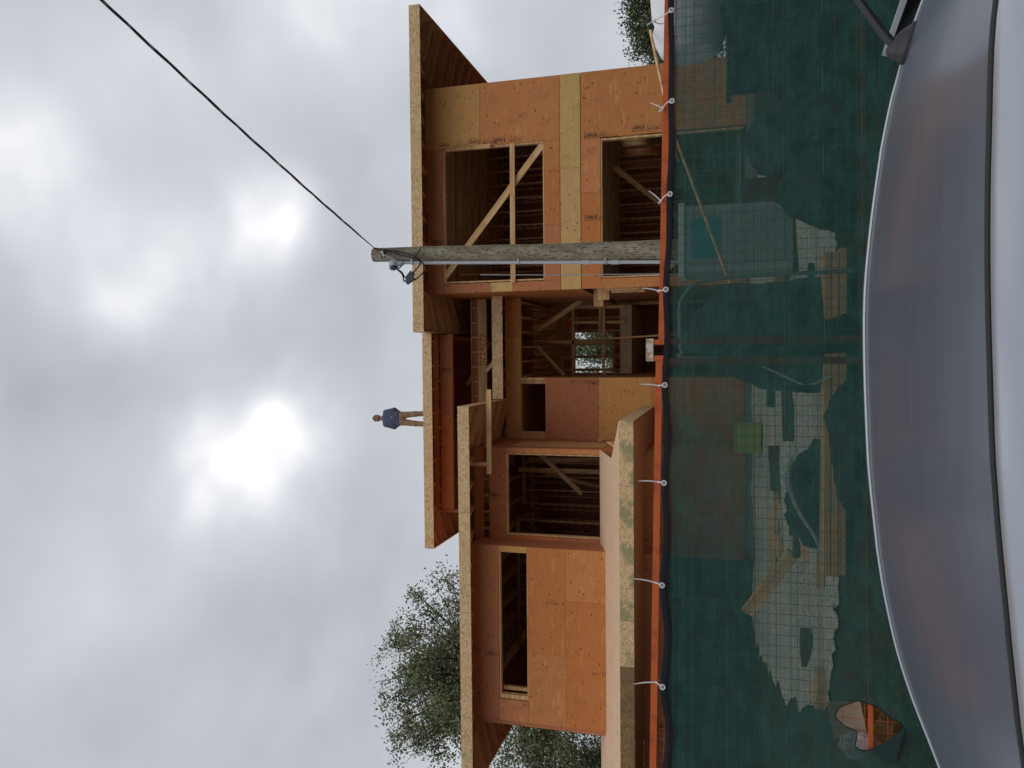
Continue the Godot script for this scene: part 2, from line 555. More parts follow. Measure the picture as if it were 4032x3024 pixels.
func make_ground() -> void:
	var soil := mat(Color.WHITE, 0.95)
	soil.albedo_texture = streak_texture(101, Color(0.17, 0.145, 0.115), Color(0.24, 0.205, 0.16), Color(0.11, 0.09, 0.072), 256, 256, 2, 2)
	soil.uv1_triplanar = true
	soil.uv1_world_triplanar = true
	soil.uv1_scale = Vector3(0.5, 0.5, 0.5)
	var xs := [-500.0, -120.0, -40.0, -20.0]
	var x := -14.0
	while x <= 14.0:
		xs.append(x); x += 0.35
	xs.append_array([20.0, 40.0, 120.0, 500.0])
	var zs := [400.0, 60.0, 8.0, -3.99]
	var z := -4.25
	while z >= -17.0:
		zs.append(z); z -= 0.3
	zs.append_array([-22.0, -30.0, -40.0, -120.0, -500.0])
	var nz := noise(8, 0.45, 4)
	var rows := []
	for zz in zs:
		var row := []
		for xx in xs:
			var bump := 0.0
			if zz < -4.5 and zz > -17.0 and absf(xx) < 14.0: bump = nz.get_noise_2d(xx, zz) * 0.13
			row.append(Vector3(xx, ground_height(xx, maxf(zz, -399.0)) + bump - (0.02 if zz > -4.0 else 0.0), zz))
		rows.append(row)
	rows.reverse()
	var mb := MB.new()
	mb.grid(rows)
	tag(put(self, "ground", mb, soil), "", "", "", "structure")
	# pale gravel yard between the heaps and the house, with a ragged edge
	var gravel := mat(Color.WHITE, 0.95)
	gravel.albedo_texture = streak_texture(121, Color(0.74, 0.72, 0.65), Color(0.84, 0.82, 0.77), Color(0.58, 0.54, 0.46), 256, 256, 3, 3)
	gravel.uv1_triplanar = true
	gravel.uv1_world_triplanar = true
	gravel.uv1_scale = Vector3(0.7, 0.7, 0.7)
	var yb := MB.new()
	var en := noise(44, 0.5, 3)
	var node := func(i: int, j: int) -> float:
		var px := -14.0 + i * 0.35
		var pz := -4.25 - j * 0.3
		return ground_height(px, pz) + nz.get_noise_2d(px, pz) * 0.13
	var lift := func(px: float, pz: float) -> Vector3:
		var fi := (px + 14.0) / 0.35
		var fj := (-4.25 - pz) / 0.3
		var i := int(fi)
		var j := int(fj)
		return Vector3(px, lerpf(lerpf(node.call(i, j), node.call(i + 1, j), fi - i), lerpf(node.call(i, j + 1), node.call(i + 1, j + 1), fi - i), fj - j) + 0.03, pz)
	var yrows := []
	for b in 82:
		var pz := -8.8 - b * 0.1
		var xl := -3.3 - sqrt(-8.7 - pz) * 0.95 + en.get_noise_1d(pz * 2.0) * 0.3
		var xr := 3.6 + en.get_noise_1d(pz * 2.0 + 70.0) * 0.5
		var row := []
		for a in 91:
			var p: Vector3 = lift.call(lerpf(xl, xr, a / 90.0), pz + (en.get_noise_1d(a * 0.9) * 0.35 if b == 0 else 0.0))
			row.append(p)
		yrows.append(row)
	yrows.reverse()
	yb.grid(yrows)
	tag(put(self, "gravel_yard", yb, gravel), "", "", "", "structure")
	var asphalt := mat(Color(0.40, 0.40, 0.40), 0.9, 0, streak_texture(103, Color(1, 1, 1), Color(1, 1, 1), Color(0.75, 0.75, 0.75), 256, 256, 3, 3), Vector3(1, 1, 1))
	var rd := MB.new()
	rd.box(Vector3(600, 0.02, 9.5), Transform3D(Basis(), Vector3(0, -0.005, 2.2)))
	tag(put(self, "street", rd, asphalt), "", "", "", "structure")


# ---------------------------------------------------------------- house
func roof_edge(parent: Node, mats: Array, a: Vector3, b: Vector3, h: float, cuts: Array) -> void:
	# fascia boards from a to b (bottom edge), joints at the given shares
	var at := [0.0]
	at.append_array(cuts)
	at.append(1.0)
	for k in at.size() - 1:
		var p := a.lerp(b, at[k])
		var q := a.lerp(b, at[k + 1])
		var gap := (q - p).normalized() * 0.003
		beam(parent, "fascia_board", M[mats[k % mats.size()]], p + gap + Vector3(0, h / 2, 0), q - gap + Vector3(0, h / 2, 0), 0.022, h)


func hip_roof(parent: Node, x0: float, x1: float, zf: float, zb: float, yb: float, h: float, slope: float, hips: Array, mats: Array, cuts: Array, called := "roof", back := true) -> MeshInstance3D:
	var yt := yb + h
	var r := (zf - zb) / 2
	var rl := x0 + (r if hips[0] else 0.0)
	var rr := x1 - (r if hips[1] else 0.0)
	var yr := yt + r * slope
	var e := 0.02
	var fl := Vector3(x0, yt, zf); var fr := Vector3(x1, yt, zf); var bl := Vector3(x0, yt, zb); var br := Vector3(x1, yt, zb)
	var gl := Vector3(rl, yr, zf - r); var gr := Vector3(rr, yr, zf - r)
	var dn := Vector3(0, -e, 0)
	var mb := MB.new()
	mb.prism([fl, fr, gr, gl], dn)
	if back: mb.prism([br, bl, gl, gr], dn)
	if hips[0]: mb.prism([bl, fl, gl], dn)
	if hips[1]: mb.prism([fr, br, gr], dn)
	var roof := put(parent, called, mb, M.fir_red)
	# boards round the eaves
	roof_edge(roof, mats, Vector3(x1, yb, zf), Vector3(x0, yb, zf), h - 0.002, cuts)
	if hips[0]: roof_edge(roof, [mats[-1]], Vector3(x0 + 0.012, yb, zf - 0.012), Vector3(x0 + 0.012, yb, zb), h - 0.002, [0.4])
	if hips[1]: roof_edge(roof, [mats[0]], Vector3(x1 - 0.012, yb, zf - 0.012), Vector3(x1 - 0.012, yb, zb), h - 0.002, [0.4])
	# rafters: under the deck, square to their eave
	var d := h - 0.03
	var x := x0 + 0.35
	while x < x1 - 0.2:
		var run := minf(r, 3.2)
		if hips[0]: run = minf(run, x - x0)
		if hips[1]: run = minf(run, x1 - x)
		if run > 0.25:
			beam(roof, "rafter", M.lumber, Vector3(x, yt - e - d / 2 + slope * 0.03, zf - 0.03), Vector3(x, yt - e - d / 2 + slope * run, zf - run), 0.04, d)
		x += 0.61
	for side in 2:
		if not hips[side]: continue
		var z := zf - 0.35
		var xe: float = x0 if side == 0 else x1
		var s := 1.0 if side == 0 else -1.0
		while z > zb + 0.4:
			var run := minf(minf(zf - z, z - zb), 3.0)
			if run > 0.25:
				beam(roof, "rafter", M.lumber, Vector3(xe + s * 0.03, yt - e - d / 2 + slope * 0.03, z), Vector3(xe + s * run, yt - e - d / 2 + slope * run, z), 0.04, d)
			z -= 0.61
	return roof


func stud_wall(parent: Node, a: Vector3, b: Vector3, h: float, pitch := 0.406, depth := 0.14) -> MeshInstance3D:
	# plates as the wall's own mesh, each stud a child
	var mb := MB.new()
	mb.bar(a + Vector3(0, 0.019, 0), b + Vector3(0, 0.019, 0), depth, 0.038, off())
	var o := put(parent, "wall_frame", mb, M.lumber)
	mb = MB.new()
	mb.bar(a + Vector3(0, h - 0.04, 0), b + Vector3(0, h - 0.04, 0), depth, 0.076, off())
	put(o, "top_plate", mb, M.lumber)
	var l := a.distance_to(b)
	var d := (b - a).normalized()
	var s := 0.02
	while s < l:
		var p := a + d * s
		var stud := MB.new()
		stud.box(Vector3(0.038 if absf(d.x) > 0.5 else depth, h - 0.116, depth if absf(d.x) > 0.5 else 0.038), Transform3D(Basis(), p + Vector3(0, h / 2 - 0.019, 0)), off())
		put(o, "stud", stud, M.lumber)
		s += pitch
	return o


func stamp(parent: Node, at: Vector3, turn: float, words := true, size := 1.0) -> void:
	# ink stamp on sheathing: a ruled box with a slash and letters, then rows of fine print
	var mb := MB.new()
	var t := 0.001
	if words:
		for q in [[0.0, 0.062, 0.27, 0.006], [0.0, -0.062, 0.27, 0.006], [-0.135, 0.0, 0.006, 0.13], [0.135, 0.0, 0.006, 0.13]]:
			mb.box(Vector3(q[2], q[3], t) * Vector3(size, size, 1), Transform3D(Basis(), Vector3(q[0] * size, q[1] * size, 0)))
		mb.bar(Vector3(-0.115, -0.03, 0) * size, Vector3(-0.055, 0.01, 0) * size, t, 0.012 * size)
		mb.bar(Vector3(-0.115, 0.005, 0) * size, Vector3(-0.075, 0.03, 0) * size, t, 0.008 * size)
	var r := RandomNumberGenerator.new()
	r.seed = int(at.x * 977 + at.y * 131)
	var x := 0.17
	while x < 0.62:
		var hh := r.randf_range(0.03, 0.11)
		if r.randf() < 0.8:
			for k in 3:
				mb.box(Vector3(r.randf_range(0.012, 0.03) * size, 0.010 * size, t), Transform3D(Basis(), Vector3(x * size, (-0.05 + hh * k * 0.5) * size, 0)))
		x += r.randf_range(0.02, 0.05)
	var o := put(parent, "grade_stamp", mb, M.stamp, at)
	o.rotation.z = turn
	o.set_meta("kind", "stuff")
	if words:
		var tm := TextMesh.new()
		tm.text = "TPLY"
		tm.font = SystemFont.new()
		tm.font.font_names = PackedStringArray(["Droid Sans"])
		tm.font.font_weight = 700
		tm.font_size = 48
		tm.pixel_size = 0.0019 * size
		tm.depth = 0.001
		var l := MeshInstance3D.new()
		l.name = "lettering"
		l.mesh = tm
		l.material_override = M.stamp
		l.position = Vector3(0.04 * size, 0, 0.0005)
		o.add_child(l, true)


func make_house() -> void:
	var H := thing("house_under_construction", "timber framed two storey house sheathed in orange plywood behind the site fence", "house")
	# ---- right block: front wall at z -18.15
	var zr := -18.15
	var w := stud_wall(H, Vector3(1.66, 5.45, zr - 0.09), Vector3(6.68, 5.45, zr - 0.09), 0.4, 0.406)
	sheet(w, "pine_warm", 5.2, 6.72, 7.45, 8.86, zr)
	sheet(w, "fir", 5.2, 6.72, 5.455, 7.45, zr)
	sheet(w, "fir_red", 3.4, 5.2, 8.42, 8.84, zr)
	sheet(w, "fir_red", 1.63, 3.4, 8.42, 8.84, zr)
	sheet(w, "fir_red", 1.86, 3.2, 5.455, 5.85, zr)
	sheet(w, "fir_warm", 3.2, 4.5, 5.455, 5.85, zr)
	sheet(w, "fir", 4.5, 5.2, 5.455, 5.85, zr)
	sheet(w, "fir_red", 1.63, 1.86, 7.2, 8.42, zr)
	sheet(w, "pine", 1.63, 1.86, 6.65, 7.2, zr)
	sheet(w, "fir_red", 1.63, 1.86, 5.455, 6.65, zr)
	sheet(w, "pine", 1.63, 4.5, 4.955, 5.445, zr + 0.006)
	sheet(w, "pine", 4.5, 6.72, 4.955, 5.445, zr + 0.006)
	w = stud_wall(H, Vector3(5.22, 1.35, zr - 0.09), Vector3(6.68, 1.35, zr - 0.09), 3.6)
	sheet(w, "fir", 5.16, 6.72, 1.2, 4.945, zr)
	sheet(w, "fir", 3.9, 5.16, 4.48, 4.945, zr)
	sheet(w, "fir_warm", 1.63, 3.9, 4.48, 4.945, zr)
	sheet(w, "fir", 1.63, 1.86, 1.2, 4.48, zr)
	# openings lined with lumber, and the brace across the upper one
	var fr := slab(H, "window_frame", M.lumber, 1.88, 5.18, 8.38, 8.418, zr - 0.02, zr - 0.15)
	slab(fr, "jamb", M.lumber, 1.63, 1.668, -2.54, -0.02, 0.065, -0.065)
	slab(fr, "jamb", M.lumber, -1.65, -1.612, -2.54, -0.02, 0.065, -0.065)
	slab(fr, "sill", M.lumber, -1.61, 1.63, -2.56, -2.525, 0.065, -0.065)
	beam(H, "diagonal_brace", M.lumber, Vector3(5.13, 5.88, zr - 0.05), Vector3(2.06, 8.4, zr - 0.05), 0.038, 0.15)
	beam(H, "cross_board", M.lumber, Vector3(1.84, 6.63, zr + 0.021), Vector3(5.19, 6.62, zr + 0.021), 0.036, 0.12)
	beam(H, "cleat", M.lumber, Vector3(5.165, 7.15, zr + 0.05), Vector3(5.165, 7.56, zr + 0.05), 0.09, 0.09)
	var fr2 := slab(H, "door_frame", M.lumber, 1.88, 5.14, 4.445, 4.478, zr - 0.02, zr - 0.15)
	slab(fr2, "jamb", M.lumber, 1.59, 1.628, -3.2, -0.02, 0.065, -0.065)
	slab(fr2, "jamb", M.lumber, -1.63, -1.6, -3.2, -0.02, 0.065, -0.065)
	beam(H, "diagonal_brace", M.lumber, Vector3(1.95, 3.0, zr - 0.2), Vector3(2.6, 2.4, zr - 0.2), 0.038, 0.1)
	# left side of the right block, and the beams that stick out under it
	w = stud_wall(H, Vector3(1.72, 5.45, -18.4), Vector3(1.72, 5.45, -24.4), 3.3)
	side_sheet(w, "fir_warm", 1.638, 4.96, 8.84, -18.17, -20.3)
	side_sheet(w, "fir_red", 1.638, 4.96, 8.84, -20.3, -22.6)
	side_sheet(w, "fir", 1.638, 4.96, 8.84, -22.6, -24.5)
	side_sheet(w, "fir_red", 1.656, 5.46, 8.84, -18.33, -24.4)
	w = stud_wall(H, Vector3(1.84, 1.35, -18.4), Vector3(1.84, 1.35, -24.4), 3.6)
	side_sheet(w, "fir_red", 1.745, 1.2, 4.94, -18.17, -20.3)
	side_sheet(w, "fir_red", 1.745, 1.2, 4.94, -20.3, -24.5)
	side_sheet(w, "fir_red", 1.763, 1.2, 4.94, -18.33, -24.4)
	beam(H, "beam", M.lumber, Vector3(1.30, 4.78, -19.7), Vector3(1.74, 4.78, -19.7), 0.13, 0.24)
	beam(H, "beam", M.lumber, Vector3(1.40, 4.52, -18.75), Vector3(1.74, 4.52, -18.75), 0.14, 0.3)
	beam(H, "ledger", M.lumber, Vector3(1.66, 3.6, -18.3), Vector3(1.66, 4.4, -18.3), 0.04, 0.14)
	beam(H, "ledger", M.lumber, Vector3(1.60, 3.5, -18.6), Vector3(1.60, 4.3, -18.6), 0.04, 0.1)
	# right side of the right block
	w = stud_wall(H, Vector3(6.6, 5.45, -18.4), Vector3(6.6, 5.45, -24.4), 3.3)
	side_sheet(w, "fir_red", 6.712, 4.96, 8.86, -18.17, -21.3)
	side_sheet(w, "fir_red", 6.712, 4.96, 8.86, -21.3, -24.5)
	w = stud_wall(H, Vector3(6.6, 1.35, -18.4), Vector3(6.6, 1.35, -24.4), 3.6)
	side_sheet(w, "fir_red", 6.712, 1.2, 4.95, -18.17, -21.3)
	side_sheet(w, "fir_red", 6.712, 1.2, 4.2, -21.3, -24.5)
	side_sheet(w, "fir_red", 6.712, 4.72, 4.95, -21.3, -24.5)
	side_sheet(w, "fir_red", 6.712, 4.2, 4.72, -21.3, -22.6)
	# back walls of the right block, floor between the storeys, slab
	w = stud_wall(H, Vector3(1.8, 5.45, -24.45), Vector3(6.65, 5.45, -24.45), 3.3)
	sheet(w, "fir_red", 1.8, 4.2, 5.45, 8.84, -24.54)
	sheet(w, "fir_red", 4.2, 6.7, 5.45, 8.84, -24.54)
	w = stud_wall(H, Vector3(1.8, 1.35, -24.45), Vector3(6.65, 1.35, -24.45), 3.6)
	sheet(w, "fir_red", 1.8, 5.0, 1.35, 5.42, -24.54)
	sheet(w, "fir_red", 5.0, 6.7, 1.35, 5.42, -24.54)
	var fl := slab(H, "upper_floor", M.deck, 1.8, 6.65, 5.40, 5.42, -18.32, -24.4)
	var x := 2.0
	while x < 6.6:
		slab(fl, "joist", M.lumber, x - 4.225 - 0.02, x - 4.225 + 0.02, -0.44, -0.012, 3.03, -3.03)
		x += 0.61
	slab(fl, "rim_board", M.lumber, -2.42, 2.42, -0.44, -0.012, -3.045, -3.08)
	slab(fl, "rim_board", M.lumber, -2.42, 2.42, -0.44, -0.012, 3.08, 3.045)
	for q in [[1.9, 6.5, 5.43, -22.3, 3.2], [3.6, 6.5, 5.43, -23.4, 3.2], [1.9, 6.5, 1.35, -22.3, 3.55], [1.9, 4.6, 1.35, -23.4, 3.55]]:
		stud_wall(H, Vector3(q[0], q[2], q[3]), Vector3(q[1], q[2], q[3]), q[4], 0.406)
	for k in 11:
		beam(H, "floor_joist", M.lumber, Vector3(1.9, 4.82, -18.5 - k * 0.5), Vector3(6.6, 4.82, -18.5 - k * 0.5), 0.04, 0.2)
	slab(H, "ground_floor", mat(Color(0.5, 0.5, 0.49), 0.9), -8.5, 6.68, 0.7, 1.19, -17.4, -27.0)
	for k in 9:
		beam(H, "ceiling_joist", M.lumber, Vector3(1.9, 8.62, -18.6 - k * 0.66), Vector3(6.6, 8.62, -18.6 - k * 0.66), 0.04, 0.2)
	beam(H, "interior_brace", M.lumber, Vector3(2.2, 8.4, -19.2), Vector3(2.6, 6.9, -22.5), 0.04, 0.14)
	beam(H, "interior_brace", M.lumber, Vector3(4.6, 5.45, -21.0), Vector3(4.9, 8.4, -23.8), 0.04, 0.14)
	beam(H, "interior_brace", M.lumber, Vector3(4.9, 4.4, -20.0), Vector3(3.6, 2.6, -22.0), 0.04, 0.14)
	hip_roof(H, 0.65, 8.47, -17.4, -25.6, 8.68, 0.28, 0.25, [true, true], ["osb"], [0.31, 0.62])
	for k in 6:
		beam(H, "blocking", M.lumber, Vector3(1.9 + k * 0.9, 8.855, zr - 0.02), Vector3(2.0 + k * 0.9, 8.855, zr - 0.02), 0.04, 0.03)
	# ---- middle roof with the open balcony under it
	hip_roof(H, -4.79, 0.64, -18.0, -26.0, 8.725, 0.245, 0.25, [true, false], ["osb"], [0.42, 0.78], "roof", true)
	var gb := MB.new()
	gb.prism([Vector3(0.62, 8.74, -18.03), Vector3(0.62, 8.94, -18.03), Vector3(0.62, 9.93, -22.0), Vector3(0.62, 8.94, -25.97), Vector3(0.62, 7.4, -25.97), Vector3(0.62, 7.4, -23.9), Vector3(0.62, 8.74, -21.9)], Vector3(0.015, 0, 0))
	put(H, "gable_sheet", gb, M.fir_red)
	var zm := -18.75
	var hd := slab(H, "balcony_header", M.fir_red, -3.92, 0.63, 8.45, 8.78, zm, zm - 0.09)
	slab(hd, "header_sheet", M.fir_warm, -2.27, 0.2, -0.163, 0.163, 0.060, 0.046)
	slab(hd, "header_sheet", M.fir_red, 0.203, 2.27, -0.163, 0.163, 0.060, 0.046)
	slab(hd, "header_sheet", M.fir_red, -2.27, -0.38, 0.225, 0.36, 0.060, -0.045)
	slab(hd, "header_sheet", M.fir, -0.376, 2.27, 0.225, 0.36, 0.058, -0.045)
	for k in 12:
		slab(hd, "blocking", M.lumber, -2.2 + k * 0.406, -2.16 + k * 0.406, 0.165, 0.225, 0.045, -0.045)
	stamp(hd, Vector3(1.35, 0.0, 0.0625), -PI / 2)
	slab(H, "balcony_post", M.fir_red, -4.0, -3.93, 7.7, 8.9, zm, zm - 0.1)
	# upper wall behind the balcony: ladder framing and the marked beam
	var zu := -19.9
	var lv := slab(H, "marked_beam", M.lumber, -1.9, 1.6, 7.88, 8.115, zu, zu - 0.09)
	var tm := TextMesh.new()
	tm.text = "722e170"
	tm.font = SystemFont.new()
	tm.font.font_names = PackedStringArray(["Droid Sans"])
	tm.font_size = 64
	tm.pixel_size = 0.0036
	tm.depth = 0.002
	var tx := MeshInstance3D.new()
	tx.name = "painted_number"
	tx.mesh = tm
	tx.material_override = M.red_ink
	tx.position = Vector3(0.40, 0.0, 0.0465)
	tx.rotation.z = PI
	lv.add_child(tx, true)
	var ld := slab(H, "ladder_frame", M.lumber, -1.9, 1.6, 8.29, 8.32, zu, zu - 0.14)
	slab(ld, "ladder_plate", M.lumber, -1.75, 1.75, -0.188, -0.178, 0.07, -0.07)
	slab(ld, "ladder_back", M.fir_red, -1.75, 1.75, -0.178, -0.016, -0.03, -0.07)
	for k in 9:
		slab(ld, "blocking", M.lumber, -1.7 + k * 0.4, -1.66 + k * 0.4, -0.176, -0.017, 0.068, -0.028)
	beam(H, "diagonal_brace", M.lumber, Vector3(0.45, 7.9, -20.35), Vector3(-0.75, 8.6, -20.35), 0.04, 0.1)
	beam(H, "diagonal_brace", M.lumber, Vector3(0.0, 7.55, -19.75), Vector3(-0.35, 7.85, -19.75), 0.04, 0.1)
	w = stud_wall(H, Vector3(-4.2, 7.2, -24.3), Vector3(1.6, 7.2, -24.3), 2.3)
	sheet(w, "fir_red", -4.2, -1.3, 7.2, 9.5, -24.42)
	sheet(w, "fir_red", -1.3, 1.6, 7.9, 9.5, -24.42)
	# ---- entry: eave at z -19.25, wall at z -20
	var mb := MB.new()
	mb.prism([Vector3(-1.06, 7.525, -19.25), Vector3(1.62, 7.525, -19.25), Vector3(1.62, 8.15, -21.75), Vector3(-1.06, 8.15, -21.75)], Vector3(0, -0.02, 0))
	var pr := put(H, "entry_roof", mb, M.fir_red)
	roof_edge(pr, ["osb_faint_green", "osb"], Vector3(1.62, 7.235, -19.25), Vector3(-1.07, 7.235, -19.25), 0.285, [0.9])
	for k in 7:
		beam(pr, "rafter", M.lumber, Vector3(-0.85 + k * 0.406, 7.38, -19.28), Vector3(-0.85 + k * 0.406, 7.99, -21.7), 0.04, 0.22)
	var ze := -20.0
	w = stud_wall(H, Vector3(-2.12, 6.96, ze - 0.09), Vector3(1.6, 6.96, ze - 0.09), 0.42)
	sheet(w, "fir", 0.55, 1.625, 6.97, 7.38, ze)
	sheet(w, "pine_warm", -2.172, 0.55, 6.97, 7.38, ze)
	sheet(w, "pine_warm", -2.172, -2.02, 6.28, 6.97, ze)
	w = stud_wall(H, Vector3(-2.12, 1.35, ze - 0.09), Vector3(-0.6, 1.35, ze - 0.09), 4.93)
	sheet(w, "fir_red", -2.172, -0.53, 4.85, 6.28, ze)
	sheet(w, "pine_warm", -2.172, -0.53, 3.47, 4.85, ze)
	sheet(w, "fir", -2.172, -0.53, 1.2, 3.47, ze)
	stamp(w, Vector3(-0.66, 4.98, ze + 0.005), PI / 2)
	fr = slab(H, "window_frame", M.lumber, -0.60, -0.53, 6.285, 6.965, ze + 0.0, ze - 0.12)
	slab(fr, "jamb", M.lumber, -0.12, -0.037, -0.335, 0.335, 0.0, -0.12)
	slab(fr, "jamb", M.lumber, -1.455, -1.42, -0.335, 0.335, 0.0, -0.12)
	for k in 9:
		slab(H, "blocking", M.lumber, -2.0 + k * 0.42, -1.96 + k * 0.42, 7.385, 7.43, ze - 0.01, ze - 0.1)
	# partitions either side of the hall and the back wall with the garden opening
	w = stud_wall(H, Vector3(-0.64, 1.35, -20.3), Vector3(-0.64, 1.35, -26.8), 6.4)
	side_sheet(w, "pine_warm", -0.54, 1.2, 6.96, -20.02, -22.4)
	side_sheet(w, "fir_red", -0.54, 1.2, 8.8, -22.4, -27.1)
	slab(w, "corner_post", M.lumber, 1.64, 1.86, 1.2, 8.9, -24.40, -24.56)
	side_sheet(w, "fir_red", 1.675, 1.2, 8.9, -24.42, -27.1)
	slab(H, "ceiling_sheet", M.fir_red, -2.12, -0.7, 7.02, 7.035, -20.2, -23.85)
	slab(H, "ceiling_sheet", M.fir_red, -0.5, 1.62, 7.9, 7.915, -22.0, -25.2)
	var zh := -27.0
	w = stud_wall(H, Vector3(-0.6, 6.8, zh), Vector3(1.6, 6.8, zh), 1.9, 0.5)
	sheet(w, "fir_warm", -0.62, 1.7, 6.8, 8.8, zh - 0.08)
	slab(H, "added_hall_cover", M.fir_red, -0.7, 1.75, 8.9, 8.915, -25.9, -26.72)  # unseen cover added to cut the daylight falling on the hall back wall
	w = stud_wall(H, Vector3(0.9, 1.35, zh), Vector3(1.6, 1.35, zh), 5.4, 0.35)
	sheet(w, "fir_red", 0.88, 1.7, 1.2, 6.8, zh - 0.08)
	w = stud_wall(H, Vector3(-0.6, 1.35, zh), Vector3(0.9, 1.35, zh), 4.1, 0.35)
	sheet(w, "fir_red", -0.62, 0.88, 1.2, 5.48, zh - 0.08)
	for k in 5:
		beam(H, "hall_stud", M.lumber, Vector3(-0.4 + k * 0.42, 4.8, -24.8), Vector3(-0.4 + k * 0.42, 7.85, -24.8), 0.04, 0.09)
	beam(H, "hall_rail", M.lumber, Vector3(-0.5, 6.85, -24.7), Vector3(1.62, 6.85, -24.7), 0.04, 0.2)
	beam(H, "hall_post", M.lumber, Vector3(0.49, 7.33, -23), Vector3(0.45, 5.17, -23), 0.04, 0.09)
	beam(H, "hall_post", M.lumber, Vector3(1.07, 6.15, -23.1), Vector3(1.04, 4.55, -23.1), 0.04, 0.09)
	beam(H, "hall_post", M.lumber, Vector3(1.53, 6.15, -23.1), Vector3(1.5, 4.55, -23.1), 0.04, 0.09)
	beam(H, "leaning_board", M.lumber, Vector3(0.5, 6.6, -23.6), Vector3(0.62, 2.0, -20.6), 0.04, 0.13)
	beam(H, "hall_rail", M.lumber, Vector3(1.6, 6.09, -23), Vector3(-0.53, 6.1, -23), 0.04, 0.09)
	beam(H, "hall_rail", M.lumber, Vector3(1.65, 5.27, -23.05), Vector3(0.69, 5.28, -23.05), 0.04, 0.08)
	beam(H, "hall_rail", M.lumber, Vector3(1.6, 5.16, -23), Vector3(-0.53, 5.17, -23), 0.04, 0.08)
	beam(H, "diagonal_brace", M.lumber, Vector3(1.63, 5.65, -22), Vector3(0.8, 6.98, -22), 0.04, 0.14)
	beam(H, "diagonal_brace", M.lumber, Vector3(0.37, 7.01, -22.1), Vector3(-0.52, 6.18, -22.1), 0.04, 0.1)
	slab(H, "upper_floor", M.deck, -0.5, 1.6, 4.4, 4.75, -23.6, -26.9)
	for k in 6:
		beam(H, "ceiling_joist", M.lumber, Vector3(-0.5 + k * 0.406, 7.1, -20.2), Vector3(-0.5 + k * 0.406, 7.1, -24.2), 0.04, 0.22)
	# ---- left block: window bay at z -17.95, wing at z -17.2
	hip_roof(H, -10.1, -1.09, -16.6, -24.6, 7.285, 0.275, 0.25, [true, true], ["osb", "osb", "osb", "osb_faint_green"], [0.27, 0.53, 0.80])
	var z1 := -17.95
	w = stud_wall(H, Vector3(-4.38, 6.82, z1 - 0.09), Vector3(-2.2, 6.82, z1 - 0.09), 0.42)
	sheet(w, "fir_red", -4.41, -2.18, 7.38, 7.62, z1)
	sheet(w, "fir_red", -4.41, -2.18, 6.81, 7.24, z1)
	sheet(w, "fir", -2.305, -2.18, 4.43, 6.81, z1)
	sheet(w, "fir_warm", -4.41, -4.32, 5.5, 6.81, z1)
	sheet(w, "fir_red", -4.41, -4.32, 4.43, 5.5, z1)
	sheet(w, "fir", -4.41, -2.18, 3.2, 4.43, z1)
	sheet(w, "fir_red", -4.41, -2.18, 1.2, 3.2, z1)
	for k in 6:
		slab(w, "blocking", M.lumber, -4.2 + k * 0.406, -4.16 + k * 0.406, 7.245, 7.375, z1 - 0.02, z1 - 0.1)
	stamp(w, Vector3(-3.35, 7.13, z1 + 0.005), -PI / 2, true, 0.9)
	fr = slab(H, "window_frame", M.lumber, -4.32, -2.31, 6.77, 6.805, z1 - 0.02, z1 - 0.15)
	slab(fr, "jamb", M.lumber, -1.0, -0.965, -2.36, -0.02, 0.065, -0.065)
	slab(fr, "jamb", M.lumber, 0.97, 1.0, -2.36, -0.02, 0.065, -0.065)
	w = stud_wall(H, Vector3(-2.27, 1.35, -18.2), Vector3(-2.27, 1.35, -19.9), 6.1)
	side_sheet(w, "fir_red", -2.18, 6.75, 7.6, -17.97, -19.99)
	side_sheet(w, "fir", -2.18, 1.2, 4.5, -17.97, -19.99)
	side_sheet(w, "fir_red", -2.18, 4.5, 6.75, -17.97, -18.35)
	side_sheet(w, "pine", -2.18, 4.5, 6.75, -18.35, -19.4)
	side_sheet(w, "fir_red", -2.18, 4.5, 6.75, -19.4, -19.99)
	var z2 := -17.2
	w = stud_wall(H, Vector3(-8.5, 6.83, z2 - 0.09), Vector3(-4.45, 6.83, z2 - 0.09), 0.6)
	sheet(w, "fir_red", -6.5, -4.40, 6.8, 7.5, z2)
	sheet(w, "fir_red", -8.56, -6.5, 6.8, 7.5, z2)
	sheet(w, "pine_warm", -4.55, -4.40, 6.1, 6.8, z2)
	sheet(w, "fir", -8.56, -8.05, 6.1, 6.8, z2)
	sheet(w, "fir_warm", -6.9, -4.40, 5.19, 6.1, z2)
	sheet(w, "fir", -8.56, -6.9, 5.19, 6.1, z2)
	sheet(w, "fir", -5.6, -4.40, 3.97, 5.19, z2)
	sheet(w, "fir_warm", -8.56, -5.6, 3.97, 5.19, z2)
	sheet(w, "fir_red", -6.9, -4.40, 1.2, 3.97, z2)
	sheet(w, "fir_red", -8.56, -6.9, 1.2, 3.97, z2)
	sheet(w, "fir_red", -11.5, -8.56, 1.2, 3.42, z2)
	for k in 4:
		slab(w, "dark_sheet", mat(Color(0.13, 0.145, 0.145), 0.7), -5.4 - k * 2.0 - (0.1 if k == 3 else 0.0), -4.41 - k * 2.0 + (1.0 if k > 0 else 0.0) - 0.004, 1.0, 2.92, z2 + 0.02, z2 + 0.006)  # near-black sheets added over the lower wall to darken it below the canopy
	stamp(w, Vector3(-8.3, 3.0, z2 + 0.005), -PI / 2)
	stamp(w, Vector3(-5.65, 5.85, z2 + 0.005), -PI / 2, false)
	stamp(w, Vector3(-7.2, 4.75, z2 + 0.005), -PI / 2, false)
	stamp(w, Vector3(-7.0, 7.02, z2 + 0.005), -PI / 2, true, 0.8)
	side_sheet(w, "fir_red", -4.408, 1.2, 7.5, -17.22, -17.95)
